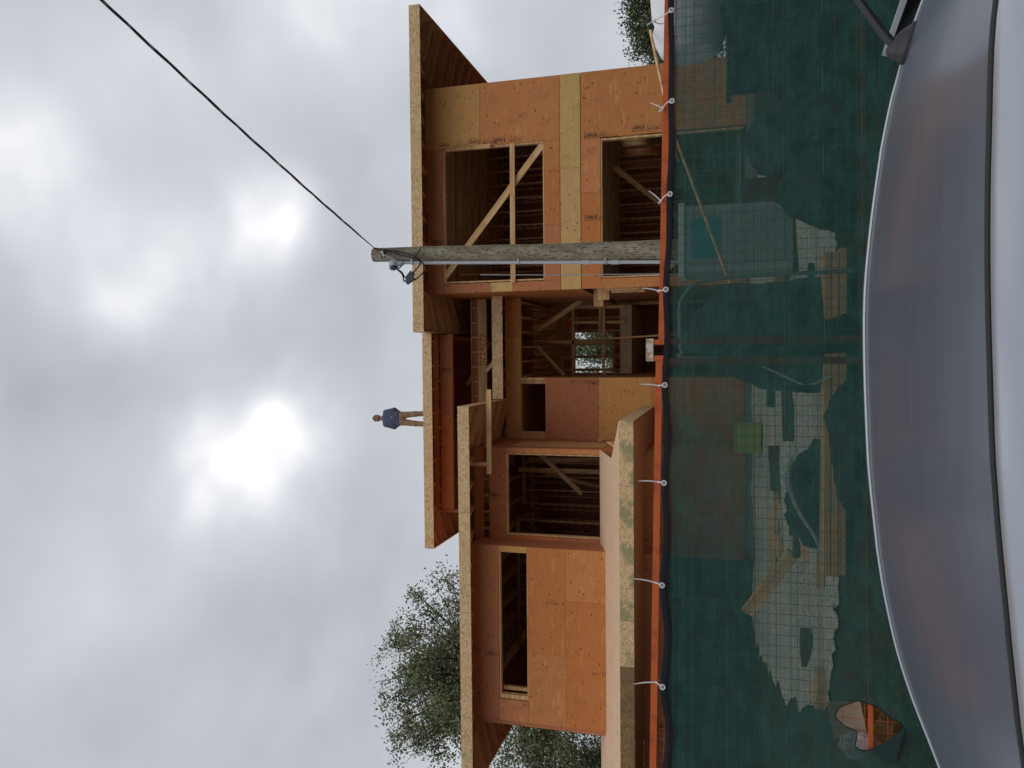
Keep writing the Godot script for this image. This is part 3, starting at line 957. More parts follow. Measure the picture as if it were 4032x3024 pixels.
	side_sheet(w, "fir_red", -8.552, 1.2, 7.5, -17.22, -20.5)
	side_sheet(w, "fir_red", -8.552, 1.2, 7.5, -20.5, -24.0)
	slab(w, "corner_post", M.fir_red, -8.70, -8.57, 1.2, 7.4, z2 - 0.1, z2 - 0.2)
	fr = slab(H, "window_frame", M.lumber, -8.04, -4.56, 6.76, 6.798, z2 - 0.02, z2 - 0.15)
	slab(fr, "jamb", M.lumber, -1.74, -1.64, -0.66, -0.02, 0.065, -0.065)
	slab(fr, "jamb", M.lumber, -1.6, -1.52, -0.66, -0.02, -0.1, -0.19)
	slab(fr, "sill", M.lumber, -1.74, 1.74, -0.675, -0.662, 0.065, -0.065)
	w = stud_wall(H, Vector3(-8.4, 1.35, -23.9), Vector3(-0.7, 1.35, -23.9), 6.2)
	sheet(w, "fir_red", -8.5, -5.9, 1.2, 7.5, -24.0)
	sheet(w, "fir_red", -5.9, -3.4, 1.2, 7.5, -24.0)
	sheet(w, "fir_red", -3.4, -2.75, 1.2, 7.5, -24.0)
	sheet(w, "fir_red", -2.6, -0.5, 1.2, 7.5, -24.0)
	sheet(w, "fir_red", -2.75, -2.6, 1.2, 5.4, -24.0)
	sheet(w, "fir_red", -2.75, -2.6, 5.55, 7.5, -24.0)
	for q in [[-8.3, -4.6, 4.52, -21.2, 2.9], [-4.3, -2.4, 4.52, -21.9, 2.9], [-8.3, -2.4, 4.52, -22.9, 2.9]]:
		stud_wall(H, Vector3(q[0], q[2], q[3]), Vector3(q[1], q[2], q[3]), q[4], 0.406)
	slab(H, "upper_floor", M.deck, -8.4, -2.3, 4.2, 4.5, -19.0, -23.8)
	for k in 9:
		beam(H, "ceiling_joist", M.lumber, Vector3(-8.0 + k * 0.66, 7.45, -17.6 - (0.6 if k > 5 else 0.0)), Vector3(-8.0 + k * 0.66, 7.45, -23.8), 0.04, 0.2)
	for q in [[-3.9, 4.5, -22.0, -3.2, 7.1, -21.5], [-2.9, 4.5, -21.6, -2.95, 7.2, -21.6], [-3.1, 4.5, -20.6, -3.1, 7.2, -20.6], [-2.6, 6.6, -20.5, -3.7, 5.4, -20.5], [-6.8, 4.5, -21.0, -5.4, 7.1, -21.0]]:
		beam(H, "interior_brace", M.lumber, Vector3(q[0], q[1], q[2]), Vector3(q[3], q[4], q[5]), 0.04, 0.12)
	beam(H, "loose_plank", M.lumber, Vector3(-0.73, 6.99, -17.2), Vector3(-2.72, 7.0, -17.2), 0.04, 0.115)
	beam(H, "plank_hanger", M.lumber, Vector3(-2.5, 6.95, -17.24), Vector3(-2.5, 7.55, -17.24), 0.04, 0.09)
	# ---- canopy roof that wraps the left block
	var ky := 3.43
	var kt := 3.72
	var ks := 0.32
	mb = MB.new()
	var c0 := Vector3(-1.28, kt, -15.5)
	var c1 := Vector3(-2.17, kt + 0.89 * ks, -16.39)
	mb.prism([c0, Vector3(-1.28, kt, -19.98), Vector3(-2.17, kt + 0.89 * ks, -19.98), c1], Vector3(0, -0.018, 0))
	var kr := put(H, "canopy_roof", mb, M.deck)
	var kc := [-1.28, -3.55, -5.99, -8.43, -10.3]
	for k in 4:
		mb = MB.new()
		if k == 0:
			mb.prism([Vector3(kc[1], kt, -15.5), c0, c1, Vector3(-2.17, kt + 2.44 * ks, -17.94), Vector3(kc[1], kt + 2.44 * ks, -17.94)], Vector3(0, -0.018, 0))
		else:
			mb.prism([Vector3(kc[k + 1], kt, -15.5), Vector3(kc[k] - 0.006, kt, -15.5), Vector3(kc[k] - 0.006, kt + 2.44 * ks, -17.94), Vector3(kc[k + 1], kt + 2.44 * ks, -17.94)], Vector3(0, -0.018, 0))
		put(kr, "deck_sheet", mb, M.deck)
	roof_edge(kr, ["osb_green", "osb_faint_green", "osb_brown"], Vector3(-1.28, ky, -15.5), Vector3(-10.3, ky, -15.5), kt - ky - 0.002, [0.452, 0.557])
	roof_edge(kr, ["osb"], Vector3(-1.292, ky, -15.515), Vector3(-1.292, ky, -19.98), kt - ky - 0.002, [])
	var kx := -1.9
	while kx > -10.2:
		beam(kr, "rafter", M.lumber, Vector3(kx, kt - 0.13, -15.54), Vector3(kx, kt - 0.13 + ks * 1.62, -17.16), 0.04, 0.2)
		kx -= 0.61
	var kz := -16.6
	while kz > -19.9:
		beam(kr, "rafter", M.lumber, Vector3(-1.32, kt - 0.13, kz), Vector3(-2.15, kt - 0.13 + 0.83 * ks, kz), 0.04, 0.2)
		kz -= 0.61
	slab(kr, "soffit_sheet", M.fir_red, -10.3, -1.31, ky - 0.012, ky, -15.52, -17.19)
	slab(kr, "soffit_sheet", M.fir_red, -2.15, -1.31, ky - 0.012, ky, -17.2, -19.97)
	# ---- ink stamps on the right block
	for q in [[5.02, 6.95, true], [5.02, 7.62, true], [5.0, 8.4, true], [4.94, 4.72, true], [5.02, 3.6, true]]:
		stamp(H, Vector3(q[0] + 0.28, q[1], zr + 0.005), -PI / 2, q[2])
	stamp(H, Vector3(3.3, 4.72, zr + 0.005), -PI / 2, true)
	stamp(H, Vector3(2.9, 8.62, zr + 0.005), -PI / 2, true, 0.9)


# ---------------------------------------------------------------- person on the roof
func sd_bone(p: Vector3, b: Array) -> float:
	var a: Vector3 = b[0]
	var ab: Vector3 = b[1] - a
	var h := clampf((p - a).dot(ab) / maxf(ab.length_squared(), 1e-8), 0, 1)
	return (p - a - ab * h).length() - lerpf(b[2], b[3], h)


func field(p: Vector3, bones: Array, k: float) -> float:
	var d := 1.0
	for b in bones:
		var e := sd_bone(p, b)
		var h: float = clampf(0.5 + 0.5 * (d - e) / k, 0, 1)
		d = lerpf(d, e, h) - k * h * (1 - h)
	return d


func nets(bones: Array, cell: float, k: float, floor_y := -9.0) -> MB:
	var lo := Vector3(9, 9, 9)
	var hi := -lo
	for b in bones:
		for e in 2:
			var r: Vector3 = Vector3.ONE * (b[2 + e] + cell * 2 + k * 0.5)
			lo = lo.min(b[e] - r)
			hi = hi.max(b[e] + r)
	var nx := int((hi.x - lo.x) / cell) + 2
	var ny := int((hi.y - lo.y) / cell) + 2
	var nz := int((hi.z - lo.z) / cell) + 2
	var f := PackedFloat32Array()
	f.resize(nx * ny * nz)
	for z in nz:
		for y in ny:
			for x in nx:
				var p := lo + Vector3(x, y, z) * cell
				var d := field(p, bones, k)
				f[x + nx * (y + ny * z)] = maxf(d, floor_y - p.y)
	var mb := MB.new()
	var idx := {}
	for z in nz - 1:
		for y in ny - 1:
			for x in nx - 1:
				var o := x + nx * (y + ny * z)
				var sum := Vector3.ZERO
				var cnt := 0
				for e in [[0, 1], [2, 3], [4, 5], [6, 7], [0, 2], [1, 3], [4, 6], [5, 7], [0, 4], [1, 5], [2, 6], [3, 7]]:
					var a: int = e[0]
					var b: int = e[1]
					var fa := f[o + (a & 1) + nx * ((a >> 1 & 1) + ny * (a >> 2))]
					var fb := f[o + (b & 1) + nx * ((b >> 1 & 1) + ny * (b >> 2))]
					if (fa < 0) != (fb < 0):
						var t := fa / (fa - fb)
						sum += Vector3(a & 1, a >> 1 & 1, a >> 2).lerp(Vector3(b & 1, b >> 1 & 1, b >> 2), t)
						cnt += 1
				if cnt > 0:
					var p := lo + (Vector3(x, y, z) + sum / cnt) * cell
					var h := cell * 0.5
					var g := Vector3(field(p + Vector3(h, 0, 0), bones, k) - field(p - Vector3(h, 0, 0), bones, k), field(p + Vector3(0, h, 0), bones, k) - field(p - Vector3(0, h, 0), bones, k), field(p + Vector3(0, 0, h), bones, k) - field(p - Vector3(0, 0, h), bones, k))
					idx[o] = mb.vert(p, g.normalized(), Vector2(p.x, p.y))
	for z in range(1, nz - 1):
		for y in range(1, ny - 1):
			for x in range(1, nx - 1):
				var o := x + nx * (y + ny * z)
				for ax in 3:
					var st: int = [1, nx, nx * ny][ax]
					if (f[o] < 0) == (f[o + st] < 0): continue
					var s1: int = [nx, nx * ny, 1][ax]
					var s2: int = [nx * ny, 1, nx][ax]
					if not (idx.has(o) and idx.has(o - s1) and idx.has(o - s1 - s2) and idx.has(o - s2)): continue
					var a: int = idx[o]; var b: int = idx[o - s1]; var c: int = idx[o - s1 - s2]; var d: int = idx[o - s2]
					if f[o] < 0: mb.i.append_array(PackedInt32Array([a, c, b, a, d, c]))
					else: mb.i.append_array(PackedInt32Array([a, b, c, a, c, d]))
	return mb


func make_person() -> void:
	var P := thing("person", "person in a blue hoodie, tan trousers and grey cap standing on the middle roof", "person", "", Vector3(-1.64, 9.37, -19.6))
	P.rotation.y = 0.05
	var skin := mat(Color(0.66, 0.47, 0.39), 0.6)
	var B := []
	B.append([Vector3(0, 1.40, -0.01), Vector3(0, 1.53, 0.005), 0.058, 0.055])
	B.append([Vector3(0, 1.645, -0.012), Vector3(0, 1.66, -0.005), 0.083, 0.083])
	B.append([Vector3(0, 1.60, 0.02), Vector3(0, 1.562, 0.035), 0.065, 0.045])
	for s in [-1.0, 1.0]:
		B.append([Vector3(s * 0.08, 1.63, -0.005), Vector3(s * 0.088, 1.60, -0.01), 0.018, 0.012])
		B.append([Vector3(s * 0.14, 0.98, -0.15), Vector3(s * 0.05, 0.955, -0.19), 0.032, 0.036])
		for f in 4:
			B.append([Vector3(s * 0.04, 0.965 - f * 0.018, -0.195), Vector3(-s * 0.025, 0.945 - f * 0.018, -0.21 - 0.004 * f), 0.010, 0.008])
		B.append([Vector3(s * 0.07, 0.985, -0.19), Vector3(s * 0.03, 1.01, -0.205), 0.011, 0.009])
	B.append([Vector3(0, 1.632, 0.072), Vector3(0, 1.605, 0.092), 0.012, 0.017])
	put(P, "body", nets(B, 0.014, 0.022), skin)
	var hood := []
	hood.append([Vector3(-0.10, 1.33, -0.005), Vector3(0.10, 1.33, -0.005), 0.115, 0.115])
	hood.append([Vector3(-0.09, 1.15, 0.01), Vector3(0.09, 1.15, 0.01), 0.122, 0.122])
	hood.append([Vector3(-0.085, 0.98, 0.005), Vector3(0.085, 0.98, 0.005), 0.118, 0.118])
	hood.append([Vector3(-0.095, 1.24, 0.004), Vector3(0.095, 1.24, 0.004), 0.118, 0.118])
	hood.append([Vector3(-0.088, 1.065, 0.008), Vector3(0.088, 1.065, 0.008), 0.118, 0.118])
	hood.append([Vector3(-0.05, 1.45, -0.05), Vector3(0.05, 1.45, -0.05), 0.055, 0.055])
	hood.append([Vector3(-0.06, 1.43, 0.02), Vector3(0.06, 1.43, 0.02), 0.04, 0.04])
	for s in [-1.0, 1.0]:
		hood.append([Vector3(s * 0.165, 1.375, -0.01), Vector3(s * 0.235, 1.13, -0.045), 0.078, 0.066])
		hood.append([Vector3(s * 0.235, 1.13, -0.045), Vector3(s * 0.14, 0.985, -0.15), 0.064, 0.046])
	var hm := nets(hood, 0.018, 0.03)
	var h := put(P, "hoodie", hm, mat(Color(0.32, 0.37, 0.47), 0.95, 0, streak_texture(111, Color(1, 1, 1), Color(1, 1, 1), Color(0.7, 0.72, 0.76), 128, 128, 1, 1), Vector3(3, 3, 1)))
	var lg := MB.new()
	lg.ball(Vector3(0.045, 1.13, 0.128), Vector3(0.022, 0.016, 0.006), 8, 4)
	put(h, "chest_mark", lg, M.plastic_white)
	var tr := []
	tr.append([Vector3(-0.085, 0.90, 0), Vector3(0.085, 0.90, 0), 0.108, 0.108])
	for s in [-1.0, 1.0]:
		tr.append([Vector3(s * 0.095, 0.86, 0), Vector3(s * 0.132, 0.48, 0.012), 0.096, 0.075])
		tr.append([Vector3(s * 0.132, 0.48, 0.012), Vector3(s * 0.15, 0.10, -0.01), 0.075, 0.069])
	put(P, "trousers", nets(tr, 0.018, 0.03), mat(Color(0.58, 0.49, 0.375), 0.95, 0, streak_texture(112, Color(1, 1, 1), Color(1, 1, 1), Color(0.78, 0.76, 0.72), 128, 128, 1, 1), Vector3(3, 3, 1)))
	for s in [-1.0, 1.0]:
		put(P, "boot", nets([[Vector3(s * 0.15, 0.10, -0.015), Vector3(s * 0.15, 0.05, -0.015), 0.055, 0.052], [Vector3(s * 0.15, 0.05, -0.02), Vector3(s * 0.165, 0.042, 0.14), 0.05, 0.042]], 0.018, 0.03, 0.002), mat(Color(0.25, 0.18, 0.12), 0.8))
	var cap := MB.new()
	cap.ball(Vector3(0, 1.668, -0.008), Vector3(0.097, 0.095, 0.103), 16, 6, 0.0, PI * 0.55)
	var cp := put(P, "cap", cap, mat(Color(0.56, 0.54, 0.51), 0.95))
	var gap := MB.new()
	gap.ball(Vector3(0, 1.70, 0.083), Vector3(0.034, 0.026, 0.012), 10, 5)
	put(cp, "cap_opening", gap, mat(Color(0.13, 0.09, 0.075), 0.9))
	var hr := MB.new()
	hr.ball(Vector3(0, 1.60, -0.035), Vector3(0.086, 0.085, 0.075), 12, 6)
	put(P, "hair", hr, mat(Color(0.16, 0.115, 0.09), 0.9))
	for s in [-1.0, 1.0]:
		var ey := MB.new()
		ey.ball(Vector3(s * 0.031, 1.643, 0.071), Vector3(0.014, 0.008, 0.008), 8, 4)
		put(P, "eye", ey, mat(Color(0.12, 0.08, 0.07), 0.4))
	var mo := MB.new()
	mo.ball(Vector3(0, 1.572, 0.077), Vector3(0.024, 0.007, 0.006), 8, 4)
	put(P, "mouth", mo, mat(Color(0.45, 0.22, 0.2), 0.6))
	var bd := MB.new()
	bd.ball(Vector3(0, 1.552, 0.05), Vector3(0.042, 0.028, 0.034), 10, 5)
	put(P, "beard", bd, mat(Color(0.30, 0.2, 0.16), 0.95))


# ---------------------------------------------------------------- pole and cable
func make_pole() -> void:
	var P := thing("utility_pole", "weathered grey wooden service pole with white conduit in front of the house", "utility pole")
	var base := Vector3(1.70, 0.78, -12.98)
	var top := Vector3(1.889, 7.79, -12.84)
	var K := 1.49
	var mb := MB.new()
	var path := []
	var rad := []
	for k in 13:
		var t := k / 12.0
		path.append(base.lerp(top, t) + Vector3(sin(t * 9.0) * 0.006, 0, 0))
		rad.append(lerpf(0.186, 0.125, t) + 0.004 * sin(t * 31.0))
	mb.tube(path, rad, 18)
	put(P, "shaft", mb, M.pole)
	# white conduit up the left side, with couplings and straps
	var cx := (Vector3(-0.125, 0, 0.045) * K)
	mb = MB.new()
	mb.tube([base + cx + (Vector3(-0.02, 0, 0) * K), top + (Vector3(-0.108, -0.34, 0.03) * K)], [0.021 * K], 10)
	var cd := put(P, "conduit", mb, M.conduit)
	for t in [0.47, 0.395]:
		var a := (base + cx + (Vector3(-0.02, 0, 0) * K)).lerp(top + (Vector3(-0.108, -0.34, 0.03) * K), t)
		mb = MB.new()
		mb.tube([a, a + (Vector3(0.002, 0.09, 0.001) * K)], [0.0265 * K], 10)
		put(cd, "coupling", mb, M.conduit)
	for t in [0.43, 0.66, 0.96]:
		var a := (base + cx + (Vector3(-0.02, 0, 0) * K)).lerp(top + (Vector3(-0.108, -0.34, 0.03) * K), t)
		mb = MB.new()
		mb.box((Vector3(0.09, 0.022, 0.055) * K), Transform3D(Basis(), a + (Vector3(0.02, 0, 0) * K)))
		put(cd, "strap", mb, M.aluminium_wire)
	# weatherhead
	var wh := top + (Vector3(-0.125, -0.28, 0.04) * K)
	mb = MB.new()
	mb.ball(wh, (Vector3(0.062, 0.066, 0.055) * K), 14, 8)
	mb.tube([wh + (Vector3(0.01, -0.12, -0.01) * K), wh], [0.028 * K, 0.04 * K], 12)
	var w := put(P, "weatherhead", mb, M.conduit)
	mb = MB.new()
	mb.ball(wh + (Vector3(-0.045, -0.005, 0.03) * K), (Vector3(0.036, 0.05, 0.035) * K), 10, 6)
	put(w, "cap_insert", mb, M.insulator_boot)
	# drip loops and the blue-grey splice covers
	var boot := wh + (Vector3(-0.175, -0.22, 0.05) * K)
	for q in [[[wh + (Vector3(-0.05, -0.02, 0.04) * K), wh + (Vector3(-0.1, -0.12, 0.06) * K), boot + (Vector3(0.005, 0.06, 0.0) * K)], 0.008], [[wh + (Vector3(-0.05, -0.03, 0.04) * K), wh + (Vector3(-0.13, -0.13, 0.06) * K), boot + (Vector3(-0.05, 0.07, 0) * K)], 0.008],
			[[wh + (Vector3(-0.05, -0.03, 0.04) * K), wh + (Vector3(-0.06, -0.1, 0.08) * K), wh + (Vector3(-0.02, -0.145, 0.08) * K)], 0.008],
			[[boot + (Vector3(0.04, -0.03, 0) * K), wh + (Vector3(-0.02, -0.37, 0.08) * K), wh + (Vector3(0.05, -0.34, 0.09) * K), top + (Vector3(0.0, -0.42, 0.12) * K), top + (Vector3(0.045, -0.2, 0.1) * K), top + (Vector3(0.07, -0.06, 0.07) * K)], 0.009],
			[[boot + (Vector3(-0.03, -0.07, 0) * K), wh + (Vector3(-0.12, -0.41, 0.08) * K), wh + (Vector3(-0.04, -0.43, 0.09) * K), wh + (Vector3(0.03, -0.33, 0.1) * K), top + (Vector3(-0.01, -0.34, 0.11) * K), top + (Vector3(0.05, -0.14, 0.1) * K), top + (Vector3(0.075, -0.05, 0.07) * K)], 0.009],
			[[wh + (Vector3(0.05, -0.30, 0.1) * K), wh + (Vector3(0.115, -0.36, 0.09) * K), wh + (Vector3(0.16, -0.37, 0.07) * K)], 0.007]]:
		mb = MB.new()
		mb.tube(smooth(q[0], 5), [q[1] * K], 7)
		put(P, "drip_loop", mb, M.cable)
	mb = MB.new()
	mb.tube(smooth([wh + (Vector3(-0.02, -0.145, 0.08) * K), wh + (Vector3(0.01, -0.11, 0.09) * K), top + (Vector3(-0.02, -0.2, 0.12) * K), top + (Vector3(0.02, -0.13, 0.1) * K)], 5), [0.006 * K], 7)
	put(P, "neutral_wire", mb, M.aluminium_wire)
	for s in 2:
		mb = MB.new()
		var a := boot + (Vector3(0.01 - s * 0.05, 0.05 - s * 0.015, s * 0.03) * K)
		mb.box((Vector3(0.11, 0.055, 0.05) * K), Transform3D(Basis(Vector3(0, 0, 1), -0.75 - s * 0.25), a + (Vector3(0.01, -0.055, 0) * K)))
		put(P, "splice_cover", mb, M.insulator_boot)
	mb = MB.new()
	mb.box((Vector3(0.07, 0.02, 0.04) * K), Transform3D(Basis(Vector3(0, 0, 1), 0.3), top + (Vector3(0.0, -0.17, 0.095) * K)))
	mb.tube([top + (Vector3(-0.06, -0.13, 0.075) * K), top + (Vector3(0.0, -0.125, 0.1) * K), top + (Vector3(0.05, -0.13, 0.085) * K)], [0.006 * K], 6)
	put(P, "wire_clevis", mb, M.aluminium_wire)
	mb = MB.new()
	mb.tube([base + (Vector3(-0.16, 3.35, 0.08) * K), base + (Vector3(-0.2, 2.4, 0.1) * K), base + (Vector3(-0.26, 0.3, 0.12) * K)], [0.006 * K], 6)
	put(P, "ground_wire", mb, M.aluminium_wire)
	# twisted service cable to the pole across the street
	var cab := thing("service_cable", "black twisted service cable running from the pole top to the upper right", "cable")
	var a := top + Vector3(0.10, -0.075, 0.10)
	var b := Vector3(10.5, 10.6, 5.0)
	var mid := Vector3(3.763, 7.90, -6.70)
	for s in 3:
		var pts := []
		for k in 150:
			var t := k / 149.0
			# through the far end, the point over the street and the other pole: a slack curve
			var p := a.lerp(mid, clampf(t / 0.3, 0, 1)) if false else a * (1 - t) * (1 - t) + (mid * 4.0 - a * 1.96 - b * 0.36) / 1.68 * 2.0 * t * (1 - t) + b * t * t
			var ph := t * 70.0 + s * TAU / 3
			pts.append(p + Vector3(cos(ph) * 0.55, sin(ph), cos(ph) * 0.8) * 0.016 * minf(1.0, t * 20))
		mb = MB.new()
		mb.tube(pts, [0.0085 if s < 2 else 0.0065], 6)
		put(cab, "conductor", mb, M.cable)


func smooth(pts: Array, per: int) -> Array:
	var out := []
	for k in pts.size() - 1:
		var p0: Vector3 = pts[maxi(k - 1, 0)]
		var p1: Vector3 = pts[k]
		var p2: Vector3 = pts[k + 1]
		var p3: Vector3 = pts[mini(k + 2, pts.size() - 1)]
		for j in per:
			out.append(p1.cubic_interpolate(p2, p0, p3, float(j) / per))
	out.append(pts[-1])
	return out


# ---------------------------------------------------------------- fence
func make_fence() -> void:
	var labels := ["orange steel fence panel to the right of the clamp", "orange steel fence panel to the left of the clamp"]
	for p in 2:
		var s0 := 0.025 if p == 0 else -3.05
		var s1 := 3.0 if p == 0 else -0.06
		var t0 := 2.03 if p == 0 else 2.045
		var slope := -0.012 if p == 0 else -0.009
		var F := thing("site_fence", labels[p], "fence", "orange site fence panels")
		var h0 := t0 + slope * (s0 if p == 0 else s0 + 0.06)
		var h1 := t0 + slope * (s1 if p == 0 else s1 + 0.06)
		beam(F, "top_rail", M.orange, fence_point(s0, h0), fence_point(s1, h1), 0.04, 0.04)
		beam(F, "bottom_rail", M.orange, fence_point(s0, 0.3), fence_point(s1, 0.3), 0.04, 0.04)
		beam(F, "middle_rail", M.orange, fence_point(s0, 0.865), fence_point(s1, 0.855), 0.022, 0.022)
		for s in [s0 + 0.02, s1 - 0.02]:
			beam(F, "post", M.orange, fence_point(s, 0.06), fence_point(s, lerpf(h0, h1, (s - s0) / (s1 - s0)) - 0.021), 0.04, 0.04)
			slab_at(F, "foot", M.black, fence_point(s, 0.05), Vector3(0.2, 0.1, 0.5))
		var mb := MB.new()
		var s := s0 + 0.08
		while s < s1 - 0.03:
			mb.tube([fence_point(s, 0.32), fence_point(s, lerpf(h0, h1, (s - s0) / (s1 - s0)) - 0.02)], [0.0015], 4, false)
			s += 0.061
		var y := 0.42
		while y < 1.99:
			if absf(y - 0.86) > 0.03: mb.tube([fence_point(s0 + 0.03, y, 0.004), fence_point(s1 - 0.03, y, 0.004)], [0.0015], 4, false)
			y += 0.118
		mb.tube([fence_point(s0 + 0.03, t0 - 0.035, 0.004), fence_point(s1 - 0.03, t0 - 0.038 + slope * (s1 - s0), 0.004)], [0.0015], 4, false)
		put(F, "wire_mesh", mb, M.orange)
	# clamp over the joint
	var C := thing("fence_clamp", "rusty white clamp plate standing over the joint of the orange panels", "clamp")
	slab_at(C, "plate", M.clamp_plate, fence_point(-0.008, 2.102), Vector3(0.135, 0.045, 0.06))
	for s in [0.04, -0.06]:
		slab_at(C, "lug", M.orange, fence_point(s, 2.045), Vector3(0.03, 0.075, 0.05))
	# knitted net with its hem
	var N := thing("privacy_screen", "dark green knitted privacy net with black hem tied to the orange fence", "screen")
	var top := [[3.1, 1.985], [2.75, 1.972], [2.143, 1.977], [1.877, 1.968], [1.553, 1.971], [1.272, 1.962], [0.959, 1.98], [0.68, 1.98], [0.36, 2.002], [0.082, 1.99], [-0.23, 2.005], [-0.536, 1.99], [-0.825, 2.006], [-1.129, 1.988], [-1.439, 2.014], [-1.739, 1.979], [-2.035, 2.008], [-2.3, 1.965], [-2.65, 2.0], [-3.1, 1.97]]
	var hole := PackedVector2Array([Vector2(-2.1, 1.055), Vector2(-2.051, 1.027), Vector2(-2.022, 0.971), Vector2(-2.006, 0.922), Vector2(-2.032, 0.831), Vector2(-2.067, 0.78), Vector2(-2.114, 0.707), Vector2(-2.162, 0.734), Vector2(-2.221, 0.805), Vector2(-2.259, 0.865), Vector2(-2.27, 0.913), Vector2(-2.251, 0.949), Vector2(-2.174, 0.941), Vector2(-2.148, 1.004)])
	var nz := noise(17, 1.3, 3)
	var curve := func(s: float) -> float:
		for k in top.size() - 1:
			if s <= top[k][0] and s >= top[k + 1][0]:
				var t: float = (top[k][0] - s) / (top[k][0] - top[k + 1][0])
				return lerpf(top[k][1], top[k + 1][1], t * t * (3 - 2 * t))
		return 1.97
	var place := func(s: float, h: float) -> Vector3:
		return fence_point(s, h, 0.05 + nz.get_noise_2d(s * 1.5, h * 0.7) * 0.02 + nz.get_noise_2d((s + h * 0.6) * 6.0 + 40.0, (h - s * 0.5) * 1.2) * 0.004)
	var mb := MB.new()
	var step := 0.04
	var ns := int(6.1 / step)
	for a in ns:
		var sa := -3.05 + a * step
		for b in 44:
			var p := PackedVector2Array()
			for q in [[0, 0], [1, 0], [1, 1], [0, 1]]:
				var s: float = sa + q[0] * step
				var tp: float = curve.call(s) - 0.002
				p.append(Vector2(s, lerpf(0.22, tp, (b + q[1]) / 44.0)))
			var near := absf(sa + 2.14) < 0.25 and p[0].y < 1.1 and p[2].y > 0.66
			var polys: Array = Geometry2D.clip_polygons(p, hole) if near else [p]
			for poly in polys:
				var ids := Geometry2D.triangulate_polygon(poly)
				for k in range(0, ids.size(), 3):
					var q0: Vector2 = poly[ids[k]]; var q1: Vector2 = poly[ids[k + 1]]; var q2: Vector2 = poly[ids[k + 2]]
					if (q1 - q0).cross(q2 - q0) < 0:
						var sw := q1
						q1 = q2
						q2 = sw
					mb.tri(place.call(q0.x, q0.y), place.call(q1.x, q1.y), place.call(q2.x, q2.y), Vector2(q0.x, -q0.y), Vector2(q1.x, -q1.y), Vector2(q2.x, -q2.y))
	put(N, "net", mb, M.net)
	# hem: a doubled band along the top edge
	var rows := []
	for e in 5:
		var row := []
		for a in 244:
			var s := 3.05 - a * 0.025
			var tp: float = lerpf(1.99, curve.call(s), 0.8) + 0.02
			var hgt := tp - 0.037 * e / 4.0
			row.append(fence_point(s, hgt, 0.066 + 0.002 * sin(e * PI / 4.0) + nz.get_noise_2d(s * 1.5, hgt * 0.7) * 0.02))
		rows.append(row)
	mb = MB.new()
	rows.reverse()
	mb.grid(rows)
	put(N, "hem", mb, M.hem)
	# rolled edge of the tear and the flap that hangs from it
	mb = MB.new()
	var rim := []
	for q in hole: rim.append(place.call(q.x, q.y))
	rim.append(rim[0])
	mb.tube(smooth(rim, 4), [0.0032], 6, false)
	put(N, "torn_edge", mb, mat(Color(0.09, 0.15, 0.145), 0.9))
	mb = MB.new()
	mb.prism([place.call(-2.12, 0.70) + FENCE_OUT * 0.02, place.call(-2.25, 0.86) + FENCE_OUT * 0.03, place.call(-2.29, 0.83) + FENCE_OUT * 0.05, place.call(-2.31, 0.76) + FENCE_OUT * 0.04, place.call(-2.24, 0.74) + FENCE_OUT * 0.05], FENCE_OUT * -0.004)
	put(N, "torn_flap", mb, mat(Color(0.11, 0.20, 0.19), 0.9))
	var ties := [[[2.126, 1.975], [2.114, 2.021], [2.104, 2.082], [2.077, 2.134]], [[1.54, 1.969], [1.541, 2.006], [1.522, 2.029], [1.566, 2.107]], [[0.95, 1.978], [0.946, 2.015], [0.927, 2.037], [0.998, 2.115]], [[0.355, 2.0], [0.355, 2.023], [0.359, 2.046], [0.38, 2.154]], [[-0.232, 2.003], [-0.232, 2.025], [-0.232, 2.042], [-0.224, 2.161]], [[-0.824, 2.005], [-0.824, 2.022], [-0.822, 2.042], [-0.821, 2.165]], [[-1.433, 2.013], [-1.432, 2.033], [-1.43, 2.052], [-1.415, 2.189]], [[-2.026, 2.007], [-2.023, 2.029], [-2.019, 2.048], [-2.044, 2.184]]]
	var where := ["at the right edge of the photo, tail behind the white drum", "in front of the plywood, second from the right edge", "in front of the dark garage opening", "just left of the wooden pole", "just left of the clamp over the fence joint", "at the right end of the porch canopy", "under the green stained canopy edge", "nearest the torn hole, farthest left"]
	for k in 8:
		var g: Array = ties[k]
		var ring := MB.new()
		var rp := []
		for j in 13:
			var an := TAU * j / 12
			rp.append(fence_point(g[0][0] + cos(an) * 0.0135, g[0][1] + sin(an) * 0.0135, 0.086))
		ring.tube(rp, [0.005], 6, false)
		put(N, "grommet", ring, M.tie)
		var tie := MB.new()
		tie.tube(smooth([fence_point(g[0][0], g[0][1], 0.088), fence_point(g[1][0], g[1][1], 0.06), fence_point(g[2][0], g[2][1], 0.03)], 4), [0.0038], 6)
		var len := Vector2(g[3][0] - g[2][0], g[3][1] - g[2][1]) * 0.5
		tie.tube(smooth([fence_point(g[2][0], g[2][1], 0.03), fence_point(g[2][0] + len.x + len.y * 0.06, g[2][1] + len.y - len.x * 0.06, 0.03), fence_point(g[3][0], g[3][1], 0.03)], 5), [0.0042, 0.004, 0.004, 0.004, 0.004, 0.004, 0.004, 0.0035, 0.003, 0.0025, 0.002], 6)
		tie.ball(fence_point(g[2][0], g[2][1], 0.03), Vector3(0.008, 0.008, 0.008), 8, 5)
		tie.tube(smooth([fence_point(g[0][0], g[0][1], 0.088), fence_point(g[0][0], g[0][1] - 0.004, 0.02), fence_point(g[1][0], g[1][1], -0.024), fence_point(g[2][0], 2.055, -0.02), fence_point(g[2][0], g[2][1] + 0.012, 0.022)], 4), [0.0035], 6)
		tag(put(self, "zip_tie", tie, M.tie), "white zip tie " + where[k], "zip tie", "white zip ties along the fence rail")


